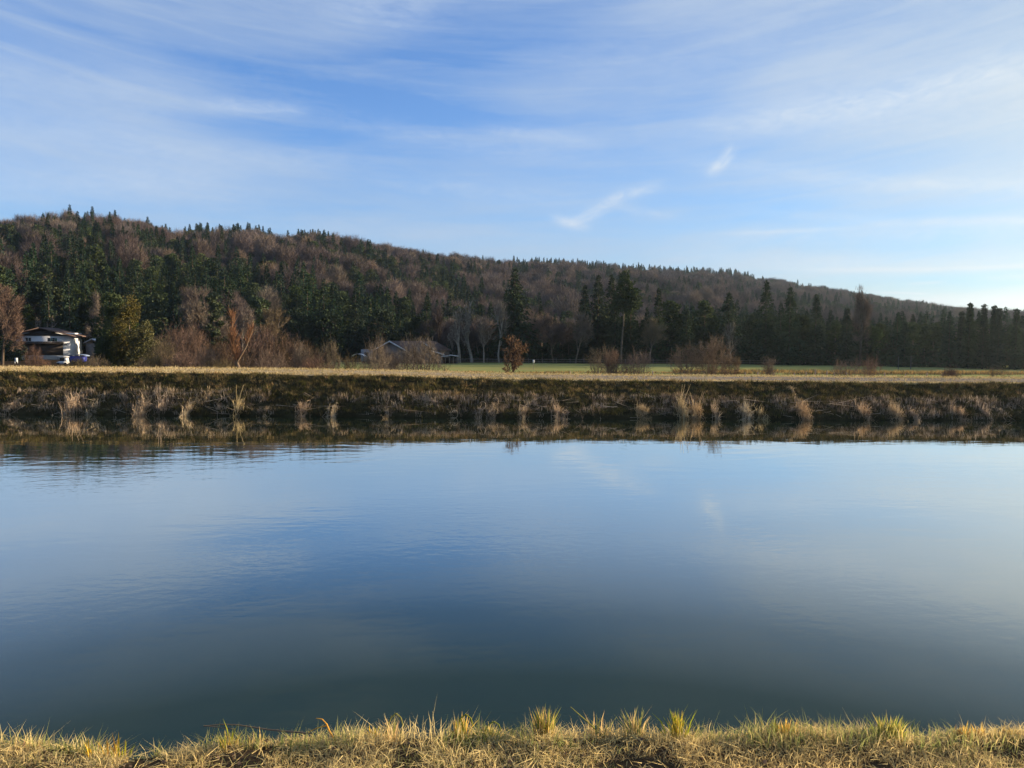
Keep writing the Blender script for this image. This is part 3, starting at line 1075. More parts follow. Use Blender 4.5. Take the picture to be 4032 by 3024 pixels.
for i in sorted(chosen):
    k, v, X, Y, Z, s, rz, px, t = trees[i]
    zone = next(z for lim, z in ZONES if px < lim)
    band = ('at the foot of the hill' if t < 0 else 'on the lower slope' if t < 0.33 else 'halfway up the hill' if t < 0.7 else 'high on the hill' if t < 0.93 else 'on the hill crest')
    put(DESC[k][2], KINDS[k][v], (X, Y, Z), rz, (s, s, s * rng.uniform(0.95, 1.1)), '%s %s %s' % (DESC[k][0], band, zone), DESC[k][1],
        '%ss %s %s' % (DESC[k][0], band, zone))

# the rest of the wood, uncountable, as one object that instances the same kinds of tree
rest = [q for i, q in enumerate(trees) if i not in chosen]
protos = []
for o in COL.objects:
    if o.type == 'MESH' and o.get('category') in ('spruce', 'pine', 'bare tree'):
        if o.data not in [p.data for p in protos]:
            protos.append(o)
ALLM = [p.data for p in protos]
me = bpy.data.meshes.new('wooded_hillside')
me.vertices.add(len(rest))
me.vertices.foreach_set('co', np.array([[q[2], q[3], q[4]] for q in rest], np.float32).ravel())
ai = me.attributes.new('kind_index', 'INT', 'POINT')
ai.data.foreach_set('value', np.array([ALLM.index(KINDS[q[0]][q[1]]) if KINDS[q[0]][q[1]] in ALLM else 0 for q in rest], np.int32))
asz = me.attributes.new('size', 'FLOAT', 'POINT')
asz.data.foreach_set('value', np.array([q[5] for q in rest], np.float32))
arz = me.attributes.new('turn', 'FLOAT_VECTOR', 'POINT')
arz.data.foreach_set('vector', np.array([[0, 0, q[6]] for q in rest], np.float32).ravel())
wood = bpy.data.objects.new('distant_woodland', me)
COL.objects.link(wood)
tag(wood, 'mixed bare and evergreen woodland covering the long hill', 'woodland', kind='stuff')
ng = bpy.data.node_groups.new('scatter_trees', 'GeometryNodeTree')
ng.interface.new_socket('Geometry', in_out='INPUT', socket_type='NodeSocketGeometry')
ng.interface.new_socket('Geometry', in_out='OUTPUT', socket_type='NodeSocketGeometry')
gi = ng.nodes.new('NodeGroupInput')
go = ng.nodes.new('NodeGroupOutput')
jn = ng.nodes.new('GeometryNodeJoinGeometry')
for p in reversed(protos):
    oi = ng.nodes.new('GeometryNodeObjectInfo')
    oi.transform_space = 'ORIGINAL'
    oi.inputs['Object'].default_value = p
    oi.inputs['As Instance'].default_value = True
    ng.links.new(oi.outputs['Geometry'], jn.inputs[0])
ip = ng.nodes.new('GeometryNodeInstanceOnPoints')
ip.inputs['Pick Instance'].default_value = True


def attr(nm, typ):
    a = ng.nodes.new('GeometryNodeInputNamedAttribute')
    a.data_type = typ
    a.inputs['Name'].default_value = nm
    return a.outputs['Attribute']


ng.links.new(gi.outputs[0], ip.inputs['Points'])
ng.links.new(jn.outputs[0], ip.inputs['Instance'])
ng.links.new(attr('kind_index', 'INT'), ip.inputs['Instance Index'])
ng.links.new(attr('turn', 'FLOAT_VECTOR'), ip.inputs['Rotation'])
ng.links.new(attr('size', 'FLOAT'), ip.inputs['Scale'])
ng.links.new(ip.outputs[0], go.inputs[0])
md = wood.modifiers.new('scatter', 'NODES')
md.node_group = ng
print('trees', len(trees), 'individual', len(chosen), 'protos', len(protos), [p.name for p in protos])


# ================================================================== TREES THAT STAND OUT
def ground(x, y):
    return float(levee_z(np.array([x]), np.array([y]))[0]) if y < 70 else float(meadow_z(np.array([x]), np.array([y]))[0])


def seat(px, ybase, d, dz=-0.1):
    """point on the ground, d metres away, on the line of sight of photo column px"""
    p = at(px, 1420, d)
    return Vector((p.x, d, ground(p.x, d) + dz))


def hgt(px, ytop, d, z0):
    return at(px, ytop, d).z - z0


def wpx(w, d):
    return w / F * d


def hero_spruce(px, ytop, d, wide, label, seed, per=12, layers=30, ragged=0.3, mats=('needle_dark', 'bark_dark'), bare=0.05, name='spruce_tree', cat='spruce', group=None, droop=0.35):
    p = seat(px, 0, d)
    h = hgt(px, ytop, d, p.z)
    cr, tr = spruce_mesh(name, seed, h, wpx(wide, d) / 2 * 1.3, layers, per, mats, bare=bare, sub=6, ragged=ragged, parts=True, droop=droop)
    return put_tree(name, cr, tr, p, seed, (1, 1, 1), label, cat, group)


hero_spruce(2025, 1052, 197, 150, 'broad dark spruce standing alone behind the brown-leaved oak sapling', 501, per=16, layers=34, ragged=0.35, bare=0.12)
hero_spruce(2352, 1078, 197, 120, 'dense dark spruce just left of the tall lone pine', 502, per=14, layers=32)
hero_spruce(2405, 1075, 201, 100, 'dark spruce crowded between the lone pine and the spruce on its left', 503, per=14)
hero_spruce(2590, 1130, 198, 70, 'slim dark spruce a little right of the tall lone pine', 504)
hero_spruce(2865, 1150, 195, 130, 'ragged layered spruce above the big willow thicket', 505, per=14, ragged=0.4)
hero_spruce(3012, 1100, 190, 95, 'tall narrow spruce right of the leaning pale trunk', 506, per=14, ragged=0.35)
hero_spruce(3105, 1128, 188, 105, 'spruce with drooping shelves of needles right of the tall narrow one', 507, per=13, ragged=0.45)
hero_spruce(3208, 1155, 187, 80, 'slender dark spruce halfway between leaning trunk and skyline bare tree', 508)
hero_spruce(3780, 1225, 172, 30, 'small spruce tip left of the bushy one on the right skyline', 509)
hero_spruce(3812, 1190, 170, 58, 'bushiest spruce on the low right skyline', 510, per=14)
hero_spruce(3868, 1196, 168, 36, 'narrow spruce in the middle of the low right skyline', 511)
hero_spruce(3908, 1200, 168, 30, 'thin spruce right of the narrow one on the low skyline', 512, ragged=0.5)
hero_spruce(3928, 1212, 166, 38, 'ragged spruce paired with a thin one on the right skyline', 513, ragged=0.5)
hero_spruce(3996, 1213, 165, 42, 'spruce nearest the right edge of the skyline', 514, ragged=0.4)
hero_spruce(2140, 1230, 205, 70, 'shaded spruce right of the broad spruce behind the oak sapling', 515)
hero_spruce(2700, 1210, 196, 80, 'shaded spruce behind the left half of the willow thicket', 516)
hero_spruce(3330, 1210, 184, 75, 'shaded spruce left of the skyline bare tree', 517)
hero_spruce(3560, 1265, 178, 70, 'dim spruce above the two tall posts', 518)
hero_spruce(1680, 1160, 228, 90, 'dark spruce rising right above the barn roof', 519)
hero_spruce(1400, 1190, 226, 80, 'dark spruce left behind the barn', 520)

hero_spruce(2480, 1110, 194, 85, 'dark spruce behind the right side of the lone pine crown', 521, per=13)
hero_spruce(2300, 1120, 200, 90, 'dark spruce at the left end of the dense stand by the lone pine', 522, per=13)
hero_spruce(2420, 1150, 192, 70, 'lower dark spruce right behind the lone pine trunk', 523, per=13)

# the lone pine with its long bare trunk
p = seat(2445, 0, 186)
h = hgt(2450, 1064, 186, p.z)
rg = np.random.default_rng(61)
cb, tb = MB(), MB()
blobs = [((rg.uniform(-1.4, 2.6)) * (1 - .8 * k / 23) + .5, rg.uniform(-1.5, 1.5) * (1 - .7 * k / 23), h * (0.60 + 0.38 * k / 23), 2.3 * (1 - 0.72 * k / 23), 0.6) for k in range(24)]
blobs += [(3.0, 0, h * .64, 1.7, .45), (3.6, .5, h * .71, 1.4, .4), (2.9, -.5, h * .78, 1.3, .4), (-1.9, 0, h * .62, 1.1, .4), (2.2, 0, h * .86, .9, .5)]
clump_crown(cb, rg, blobs, 6000, 0.55, 0, up=0.0)
tb.tubes([((0, 0, -.5), (.1, 0, h * .2), .24, .21), ((.1, 0, h * .2), (.45, 0, h * .42), .21, .19), ((.45, 0, h * .42), (.5, 0, h * .66), .19, .15), ((.5, 0, h * .66), (.6, 0, h * .95), .15, .04)]
         + [((.5, 0, b_[2] - .8), b_[:3], .08, .03) for b_ in blobs], 0, 7)
put_tree('pine_tree', cb.mesh('pine_crown', [M['needle_pine']]), tb.mesh('pine_trunk', [M['bark']]), p, 0, (1, 1, 1),
         'tall lone pine with a long thin bare trunk and high crown', 'pine')


def bare_tree(px, ytop, d, wide, label, seed, mats=('twig_grey', 'bark'), group=None, name='bare_tree', cat='bare tree', ybase=None, lean=0.0, **kw):
    p = seat(px, 0, d)
    h = hgt(px, ytop, d, p.z)
    kw.setdefault('ntw', 3500)
    kw.setdefault('trunk', 0.26)
    limb, twig = bare_parts(seed, h, wpx(wide, d) / 2 * 1.25, **kw)
    t = put_tree(name, twig.mesh(name + '_twigs', [M[mats[0]]]), limb.mesh(name + '_trunk', [M[mats[1]]]), p, seed * 1.3, (1, 1, 1), label, cat, group)
    t.rotation_euler = (0, lean, seed * 1.3)
    return t


G_EDGE = 'bare trees along the wood edge'
bare_tree(1810, 1180, 192, 90, 'gnarled bare tree with crooked pale limbs behind the open shed', 601, ('twig_grey', 'bark_pale'), gnarl=0.34, trunk=0.22, thick=1.5, tw=0.06, ntw=1000)
bare_tree(1858, 1165, 194, 95, 'gnarled bare tree with twisted pale limbs right of the open shed', 602, ('twig_grey', 'bark_pale'), gnarl=0.36, trunk=0.24, thick=1.5, tw=0.06, ntw=1000)
bare_tree(1905, 1240, 190, 80, 'low twisted bare tree left of the oak sapling', 603, ('twig_grey', 'bark_pale'), gnarl=0.3, tw=0.05, ntw=1800)
bare_tree(1965, 1170, 193, 70, 'tall thin bare tree just left of the broad spruce', 604, ('twig_grey', 'bark_pale'), gnarl=0.2, trunk=0.5, tw=0.05, ntw=1800)
bare_tree(2265, 1215, 192, 110, 'shaded bare tree between the oak sapling and the lone pine', 605, ('twig_grey', 'bark'), tw=0.07)
bare_tree(2180, 1235, 190, 100, 'shaded bare tree right of the broad spruce', 606, ('twig_beech', 'bark'), tw=0.07)
bare_tree(2560, 1245, 190, 110, 'shaded olive bare tree right of the lone pine trunk', 607, ('twig_olive', 'bark'), tw=0.07)
bare_tree(3385, 1112, 182, 62, 'tall bare tree whose feathery top stands clear above the ridge line', 608, ('twig_grey', 'bark_dark'), trunk=0.6, tw=0.07, ntw=4200, up=0.1)
bare_tree(955, 1188, 186, 95, 'white-limbed birch with fan-shaped crown behind the orange-shooted willow', 609, ('twig_grey', 'bark_pale'), trunk=0.45, tw=0.05, thick=0.8)
bare_tree(8, 1100, 150, 120, 'sunlit brown bare tree cut by the left edge', 610, ('twig_red', 'bark_dark'), tw=0.06, ntw=6500, trunk=0.3)
bare_tree(120, 1190, 212, 110, 'bare tree with many thin upright limbs left of the chalet roof', 611, ('twig_red', 'bark_pale'), tw=0.05, ntw=4200)
bare_tree(395, 1125, 205, 70, 'greyish bare tree directly left of the golden conifer', 612, ('twig_grey', 'bark'), tw=0.07, trunk=0.5)
bare_tree(795, 1180, 196, 140, 'broad dark-limbed bare tree left of the birch', 613, ('twig_grey', 'bark_dark'), tw=0.07, ntw=5000)
bare_tree(1075, 1195, 200, 120, 'bare tree right of the white-limbed birch', 614, ('twig_olive', 'bark'), tw=0.07, ntw=4000)
bare_tree(1740, 1190, 205, 80, 'russet bare tree behind the barn', 615, ('twig_beech', 'bark_dark'), tw=0.06, ntw=4000)

# green pines behind the chalet
G_P = 'olive pines behind the white chalet'
for k, (px, yt, d, wd, lab) in enumerate([
    (165, 1092, 222, 110, 'broad olive pine rising highest behind the white chalet'), (225, 1130, 218, 100, 'olive pine behind the chalet ridge'),
    (300, 1165, 216, 110, 'olive pine above the right end of the chalet roof'), (215, 1215, 213, 100, 'low spreading olive pine touching the chalet roof'),
    (620, 1150, 212, 110, 'round green pine right behind the golden conifer'), (840, 1140, 215, 80, 'lit olive pine left of the birch'),
    (1020, 1165, 210, 130, 'bushy green pine right of the birch'), (1180, 1215, 214, 150, 'low dark pine left of the white caravan'),
    (1290, 1225, 216, 150, 'low dark pine above the white caravan'), (1500, 1215, 222, 150, 'dark rounded pine behind the barn gable'),
    (2640, 1180, 205, 110, 'olive pine above the left end of the willow thicket'), (2770, 1175, 205, 100, 'olive pine above the willow thicket'),
    (3380, 1250, 190, 120, 'dim pine below the skyline bare tree'), (3150, 1240, 192, 100, 'dim pine between two slender spruces')]):
    p = seat(px, 0, d)
    h = hgt(px, yt, d, p.z)
    dk = px > 1100 and px < 1600
    cr, tr = pine_mesh('pine_tree', 700 + k, h, wpx(wd, d) / 2, 0.12 if k > 3 else 0.3, 5200, mats=('needle_dark' if dk else 'needle_pine', 'bark_pale' if k in (3,) else 'bark'), size=0.7, parts=True)
    put_tree('pine_tree', cr, tr, p, k * 1.7, (1, 1, 1), lab, 'pine', G_P if k < 4 else None)

# two small white-stemmed birches in front of the chalet gable
bare_tree(168, 1235, 208, 40, 'small birch with a forked white stem behind the left end of the chalet roof', 620, ('twig_olive', 'bark_pale'), gnarl=0.25, trunk=0.55, ntw=500, tw=0.04, thick=1.3, name='birch_tree', cat='birch')
bare_tree(208, 1232, 208, 44, 'birch with a curved white stem rising behind the chalet roof', 621, ('twig_olive', 'bark_pale'), gnarl=0.22, trunk=0.6, ntw=500, tw=0.04, thick=1.3, name='birch_tree', cat='birch')


# conifers; the tall pair is one tree, sunlit and shaded sides put into colour
def thuja(px, ytop, d, wide, label, seed, mat, n=9000, lobes=9):
    p = seat(px, 0, d)
    h = hgt(px, ytop, d, p.z)
    r_ = wpx(wide, d) / 2
    rg = np.random.default_rng(seed)
    bl = []
    for k in range(lobes * 5):
        t = rg.uniform(0.03, 0.96)
        rad = r_ * (math.sin(math.pi * (0.18 + 0.80 * t)) ** 0.7)
        a = rg.uniform(0, math.tau)
        q = rad * rg.uniform(0.25, 1.0)
        bl.append((math.cos(a) * q, math.sin(a) * q, h * t * 0.93, r_ * rg.uniform(0.14, 0.34), 2.1))
    b, tb = MB(), MB()
    clump_crown(b, rg, bl, int(n * 2.2), 0.34, 0, up=0.5, flat=1.0)
    tb.tubes([((0, 0, -.3), (0, 0, h * .5), h * .018, h * .01), ((0, 0, h * .5), (0, 0, h * .9), h * .01, .02)], 0)
    return put_tree('conifer_tree', b.mesh('conifer_crown', [M[mat]]), tb.mesh('conifer_trunk', [M['bark']]), p, seed, (1, 1, 1), label, 'conifer')


thuja(450, 1155, 150, 150, 'shaded left side of the golden conifer beside the chalet, coloured dark green', 801, 'needle_pine', 10000)
thuja(512, 1172, 147, 160, 'sunlit right side of the tall golden conifer, coloured golden', 802, 'needle_gold_lit', 9000)
thuja(568, 1275, 143, 130, 'low golden conifer at the foot of the tall golden one', 803, 'needle_gold_lit', 5000)
thuja(425, 1330, 152, 110, 'low dark green conifer between the chalet and the golden conifer', 804, 'needle_dark', 6000)
thuja(30, 1340, 185, 130, 'dark evergreen bush left of the chalet', 805, 'needle_dark', 5000)

# orange willow: leaning pollard with upright shoots
p = seat(975, 0, 84)
h = hgt(935, 1175, 84, p.z)
rg = np.random.default_rng(91)
lb, sb = MB(), MB()
segs = [((0, 0, -.3), (-.5, .1, 1.2), .22, .19), ((-.5, .1, 1.2), (-.95, 0, 2.6), .19, .16), ((-.95, 0, 2.6), (-1.35, .1, 4.4), .15, .1), ((-1.35, .1, 4.4), (-1.25, 0, 6.6), .1, .05),
        ((-.95, 0, 2.6), (-.2, .2, 4.0), .12, .08), ((-.2, .2, 4.0), (.5, 0, 5.6), .08, .04), ((-1.35, .1, 4.4), (-1.8, .2, 5.6), .06, .03)]
lb.tubes(segs, 0, 6)
bp, bv = [], []
for (a, b_, c, dn) in (((-.95, 0, 2.4), (-1.4, .1, 4.6), 420, 1.6), ((-.2, .2, 4.0), (.5, 0, 5.6), 160, 1.0), ((-1.35, .1, 4.6), (-1.25, 0, 6.7), 200, 1.1)):
    f = rg.uniform(0, 1, (c, 1))
    q = np.array(a) + (np.array(b_) - np.array(a)) * f
    v = np.stack([rg.normal(0, .28, c), rg.normal(0, .28, c), rg.uniform(.7, 1.1, c)], 1) * rg.uniform(.5, 1.1, (c, 1)) * dn
    bp.append(q)
    bv.append(v)
sb.sticks(np.concatenate(bp), np.concatenate(bv), 0.05, 0, rg)
k_ = h / 8.2
put_tree('willow_tree', sb.mesh('willow_shoots', [M['twig_orange']]), lb.mesh('willow_trunk', [M['twig_grey']]), p, 0, (k_, k_, k_), 'leaning pollard willow with glowing orange upright shoots', 'willow')

# small oak that kept its brown leaves
p = seat(2012, 0, 56.5)
h = hgt(2035, 1308, 56.5, p.z)
limb, twig = bare_parts(95, h, 1.9, trunk=0.2, maxl=3, ntw=900, tw=0.014, twl=0.3, spread=0.62, gnarl=0.25, thick=1.5)
rg = np.random.default_rng(95)
segs, tips = [], []
rg2 = np.random.default_rng(95)
grow(rg2, (0, 0, -0.3), (0, 0, 1), h * 0.2, h * 0.02, 0, 3, segs, tips, 0.62, 0.15, (3, 4), 0.25)
segs, tips = fit(segs, tips, h, 1.9)
tp = np.array([t[0] for t in tips])
tp = tp[vnoise(tp[:, 0], tp[:, 2], 0.40, 5, 1) > 0.12]
lf = MB()
n_ = 900
b_ = tp[rg.integers(0, len(tp), n_)] + rg.normal(size=(n_, 3)) * 0.10
v = rg.normal(size=(n_, 3)) * 0.10 + np.array([0, 0, -0.06])
lf.leaves(b_, v, rg.uniform(.05, .10, n_), 0, rg)
side = MB()
for cx, sgn in ((-1.55, -1), (1.5, 1)):       # low side sprays near the ground
    c = np.array([cx, 0, 0.25])
    q = c + rg.normal(size=(200, 3)) * np.array([.45, .3, .16])
    lf.leaves(q, rg.normal(size=(200, 3)) * .10, .08, 0, rg)
t = put_tree('oak_tree', lf.mesh('oak_leaves', [M['leaf_brown']]), limb.mesh('oak_trunk', [M['bark_dark']]), p, 0, (1, 1, 1),
             'oak sapling still covered in brown leaves behind the levee path', 'oak')
tw_ = twig.obj('twigs', [M['twig_red']], t)
lowb = MB()
lowb.tubes([((0, 0, .1), (cx * .6, .1, .15), .03, .02) for cx in (-1.5, 1.5)] + [((cx * .6, .1, .15), (cx * 1.25, 0, .55), .02, .008) for cx in (-1.5, 1.5)] + [((cx * .6, .1, .15), (cx * 1.0, 0, .7), .02, .008) for cx in (-1.5, 1.5)], 0, 4)
lowb.obj('branch', [M['bark_dark']], t)

# ------------------------------------------------------------------ shrubs between the levee and the meadow
SHR = {
    'grey': [shrub_mesh('shrub_grey%d' % k, 900 + k, 5.0, 5.2, 40, 3000, 0.024, ('twig_grey', 'bark'), twl=.75, srad=.065) for k in range(2)],
    'red': [shrub_mesh('shrub_red%d' % k, 910 + k, 5.0, 5.6, 40, 3200, 0.024, ('twig_red', 'bark_dark'), twl=.75, srad=.065) for k in range(3)],
    'olive': [shrub_mesh('shrub_olive%d' % k, 920 + k, 5.0, 5.0, 36, 2800, 0.024, ('twig_olive', 'bark_dark'), twl=.75, srad=.06) for k in range(2)],
}
G_S = 'bare shrubs behind the left half of the levee'


def shrub(kind, v, px, ytop, d, wide, label, group=None, dz=0.0):
    p = seat(px, 0, d)
    p.z += dz
    h = hgt(px, ytop, d, p.z)
    w = wpx(wide, d)
    return put('bare_shrub', SHR[kind][v], p, px * 0.7, (w / 5.4, w / 5.4, h / 5.0), label, 'shrub', group)


for a in [
    ('olive', 0, 640, 1335, 105, 110, 'olive-brown shrub right of the low golden conifer'), ('red', 0, 690, 1290, 118, 150, 'tall russet shrub right of the golden conifers'),
    ('red', 1, 760, 1300, 112, 130, 'russet shrub left of the pollard willow'), ('grey', 0, 820, 1370, 96, 110, 'low grey shrub left of the pollard willow'),
    ('red', 2, 720, 1385, 92, 140, 'low russet thicket below the tall russet shrub'), ('olive', 1, 600, 1400, 95, 120, 'low olive scrub in front of the golden conifers'),
    ('red', 0, 880, 1345, 104, 120, 'russet shrub touching the pollard willow'), ('red', 1, 1040, 1305, 98, 230, 'broad domed russet shrub right of the pollard willow'),
    ('red', 2, 1130, 1320, 100, 190, 'reddish dome-shaped shrub sloping down to the right'), ('grey', 1, 1060, 1385, 80, 150, 'grey twiggy shrub in front of the russet dome'),
    ('grey', 0, 1185, 1360, 88, 70, 'narrow grey shrub right of the russet dome'), ('olive', 0, 1235, 1365, 88, 80, 'ragged olive shrub left of a forked one'),
    ('olive', 1, 1300, 1345, 90, 90, 'forked ragged shrub left of the white caravan'), ('red', 0, 1250, 1410, 80, 160, 'low russet scrub below the ragged shrubs'),
    ('red', 1, 960, 1400, 86, 120, 'low russet scrub at the foot of the pollard willow'), ('olive', 0, 1390, 1400, 86, 110, 'low scrub in front of the white caravan'),
    ('grey', 1, 1487, 1343, 78, 120, 'round grey bush left of the barn gable'), ('olive', 1, 870, 1420, 82, 120, 'low olive scrub left of the willow foot'),
    ('grey', 1, 560, 1425, 90, 90, 'tiny grey scrub below the golden conifers'), ('olive', 0, 385, 1400, 100, 90, 'grassy scrub right of the blue trailer'),
    ('red', 2, 130, 1365, 118, 60, 'thin upright bush in front of the chalet balcony'), ('red', 1, 165, 1412, 110, 60, 'orange-brown scrub in front of the chalet'),
    ('olive', 1, 320, 1408, 108, 100, 'pale scrub in front of the blue trailer'), ('red', 0, 1545, 1405, 84, 110, 'low brown scrub below the barn gable'),
]:
    shrub(*a, group=G_S)
p = seat(1640, 0, 60)
h = hgt(1640, 1330, 60, p.z)
put('bare_shrub', shrub_mesh('round_bush', 950, h, wpx(215, 60), 46, 4200, 0.018, ('twig_grey', 'bark_dark'), twl=.45, srad=.035, fan=.85, arch=.8), p, 0, (1, 1, 1), 'large round many-stemmed bare bush in front of the barn', 'shrub')
G_W = 'bare willow bushes behind the levee path'
for k, (px, yt, d, wd, mt, st, lab) in enumerate([
    (2370, 1375, 57, 120, 'twig_olive', 22, 'bare willow bush with long stems leaning left'), (2405, 1385, 55.5, 100, 'twig_red', 30, 'reddish willow bush right beside the left-leaning one'),
    (2515, 1385, 56.5, 90, 'twig_grey', 24, 'upright grey willow bush left of the big thicket'), (2460, 1425, 55.5, 90, 'twig_grey', 14, 'low twiggy willow between two taller bushes'),
    (2715, 1362, 57, 150, 'twig_grey', 40, 'left half of the big grey willow thicket'), (2810, 1335, 56.5, 150, 'twig_grey', 46, 'taller right half of the big grey willow thicket'),
    (2875, 1400, 55.5, 80, 'twig_olive', 22, 'low olive bush at the right end of the thicket'), (3030, 1412, 58, 42, 'twig_grey', 18, 'small egg-shaped bush standing alone right of the thicket'),
    (3340, 1420, 57, 110, 'twig_grey', 16, 'sparse willow bush left of a taller sparse one'), (3430, 1412, 57, 130, 'twig_grey', 20, 'taller sparse willow bush near the two tall posts'),
    (3745, 1452, 58, 60, 'twig_red', 26, 'small boxy reddish bush right of the two tall posts'), (3930, 1440, 57, 50, 'twig_olive', 8, 'few thin stems near the right end of the levee')]):
    p = seat(px, 0, d, -0.05)
    h = hgt(px, yt, d, p.z)
    put('willow_bush', shrub_mesh('willow_bush', 960 + k, h, wpx(wd, d), st, 60 * st, 0.014, (mt, 'twig_grey'), twl=.35, srad=.022, fan=.6), p, 0, (1, 1, 1), lab, 'shrub', G_W)

# scrub and dead undergrowth along the wood edge, one tangled mass
rg = np.random.default_rng(33)
ub = MB()
UP, UV, UW = [], [], []
for px in np.arange(-1500, 5200, 9):
    d = front_line(px) - rg.uniform(0, 3)
    p = at(px, 1420, d)
    n_ = 34
    q = np.stack([p.x + rg.normal(0, 1.2, n_), d + rg.uniform(-1, 6, n_), np.full(n_, MEADOW_Z) + rg.uniform(0, 1, n_) ** 1.5 * (3.2 + 2.0 * math.sin(px * .013) + rg.uniform(-1, 2))], 1)
    v = rg.normal(size=(n_, 3)) * .9
    UP.append(q)
    UV.append(v)
UP, UV = np.concatenate(UP), np.concatenate(UV)
hlf = len(UP) // 2
ix = rg.permutation(len(UP))
ub.leaves(UP[ix[:hlf]], UV[ix[:hlf]], 0.5, 0, rg)
ub.sticks(UP[ix[hlf:]], UV[ix[hlf:]] * 1.6, 0.10, 1, rg)
tag(ub.obj('undergrowth', [M['needle_dark'], M['bark_dark']]), 'dark undergrowth along the foot of the woodland', 'undergrowth', kind='stuff')

# leaning pale trunk in the dark wood edge
bare_tree(2880, 1255, 183, 46, 'leaning bare tree with a pale curved trunk right of the thicket', 630, ('twig_grey', 'bark_pale'), trunk=0.6, ntw=900, tw=0.05, gnarl=0.1, thick=1.0)

# ================================================================== BUILDINGS
M['white_wall'] = solid('white render', (0.62, 0.63, 0.66), 0.8, (0.50, 0.51, 0.53), 0.5, 0.1)
M['dark_wood'] = solid('dark stained boards', (0.05, 0.038, 0.03), 0.7, (0.03, 0.024, 0.02), 2, 0.2)
M['roof_brown'] = solid('brown roof tiles', (0.13, 0.085, 0.07), 0.8, (0.085, 0.06, 0.05), 1.5, 0.2)
M['barn_wood'] = solid('weathered barn boards', (0.17, 0.14, 0.12), 0.85, (0.11, 0.09, 0.08), 1.2, 0.1)
M['pale_board'] = solid('pale barge boards', (0.52, 0.50, 0.49), 0.7, (0.40, 0.38, 0.37), 2, 0.2)
M['glass'] = solid('dark window glass', (0.02, 0.025, 0.03), 0.08, (0.015, 0.02, 0.02), 1, 0.6)
M['shutter'] = solid('green shutters', (0.03, 0.13, 0.10), 0.6, (0.02, 0.10, 0.08), 3, 0.2)
M['blue'] = solid('bright blue panel', (0.012, 0.025, 0.22), 0.5, (0.01, 0.02, 0.17), 3, 0.4)
M['pale_cover'] = solid('pale blue cover', (0.30, 0.38, 0.52), 0.6, (0.24, 0.30, 0.42), 2, 0.3)
M['white_paint'] = solid('white paint', (0.62, 0.63, 0.64), 0.5, (0.5, 0.51, 0.52), 2, 0.4)
M['green_tarp'] = solid('green tarpaulin', (0.03, 0.20, 0.12), 0.5, (0.02, 0.14, 0.09), 2, 0.3)
M['concrete'] = solid('grey blue panel', (0.20, 0.22, 0.24), 0.8, (0.14, 0.15, 0.17), 1, 0.2)
M['post_wood'] = solid('weathered post', (0.24, 0.20, 0.16), 0.9, (0.15, 0.12, 0.10), 6, 0.1)
M['tyre'] = solid('black rubber', (0.02, 0.02, 0.02), 0.8, (0.03, 0.03, 0.03), 3, 0.2)
M['metal_pole'] = solid('grey pole', (0.07, 0.075, 0.075), 0.8, (0.05, 0.05, 0.05), 3, 0.4)

# the chalet: long front towards the river, shallow gable roof
D = 195.0
mpp = D / F
base = seat(172, 0, D)
ho = thing('white_chalet', 'white two-storey chalet with dark balcony and low brown gable roof', 'house', base, R(12))
X = lambda px: (px - 222) * mpp * 1.02               # across the front
Zp = lambda py: at(222, py, D).z - base.z     # height of photo row py on the front
e0, e1 = Zp(1347), Zp(1324)
xl, xr = X(126), X(316)
b = MB()
cx, wx = (xl + xr) / 2, xr - xl
b.box((cx, 4.5, Zp(1335) / 2 + .6), (wx, 9, Zp(1323) + 1.2), 0)
b.obj('wall', [M['white_wall']], ho)
b = MB()                                       # dark timber gable field and the shaded lower storey cladding
b.box((cx - .75, -.06, Zp(1376)), (wx - 1.7, .1, Zp(1353) - Zp(1399)), 0)
b.poly([(xl, -.05, Zp(1323)), (xr, -.05, Zp(1323)), (X(222), -.05, Zp(1300))], (0, -.1, 0), 0)
b.obj('timber_cladding', [M['dark_wood']], ho)
b = MB()
rt = 0.22
ov = 1.4
yl, yr_ = -1.8, 11.0
ridge_z = Zp(1293)
el_, er_ = X(98), X(345)
b.poly([(X(218), yl, ridge_z), (er_, yl, Zp(1326)), (er_, yr_, Zp(1326)), (X(218), yr_, ridge_z)], (0, 0, rt), 0)
b.poly([(X(218), yl, ridge_z), (X(218), yr_, ridge_z), (el_, yr_, Zp(1326)), (el_, yl, Zp(1326))], (0, 0, rt), 0)
rf = b.obj('roof', [M['roof_brown']], ho)
b = MB()
b.box((X(215), -.75, Zp(1353)), (X(300) - X(112), 1.4, .14), 0)
for q in np.linspace(X(108), X(300), 50):
    b.box((q, -1.42, Zp(1349)), (.11, .05, Zp(1345) - Zp(1353)), 0)
b.box((X(205), -1.42, Zp(1345)), (X(300) - X(108), .09, .10), 0)
b.box((X(205), -1.38, Zp(1350)), (X(300) - X(108), .03, .40), 0)
b.obj('balcony', [M['dark_wood']], ho)
for px, w_ in ((166, .9), (176, .9), (243, .9), (259, .9)):
    b = MB().box((X(px), -.03, (Zp(1331) + Zp(1344)) / 2), (w_ * .62, .06, Zp(1330) - Zp(1344)), 0)
    wn = b.obj('window', [M['glass']], ho)
    b = MB()
    for s_ in (-1, 1):
        b.box((X(px) + s_ * .34, -.05, (Zp(1331) + Zp(1344)) / 2), (.06, .1, Zp(1330) - Zp(1344) + .1), 0)
    b.box((X(px), -.06, Zp(1344)), (.75, .16, .06), 0)
    b.obj('frame', [M['white_paint']], wn)
for px in (250, 266):
    MB().box((X(px) + (.1), -.07, (Zp(1331) + Zp(1344)) / 2), (.42, .05, Zp(1331) - Zp(1344)), 0).obj('shutter', [M['shutter']], ho)
b = MB()                                       # white carport frame on the left
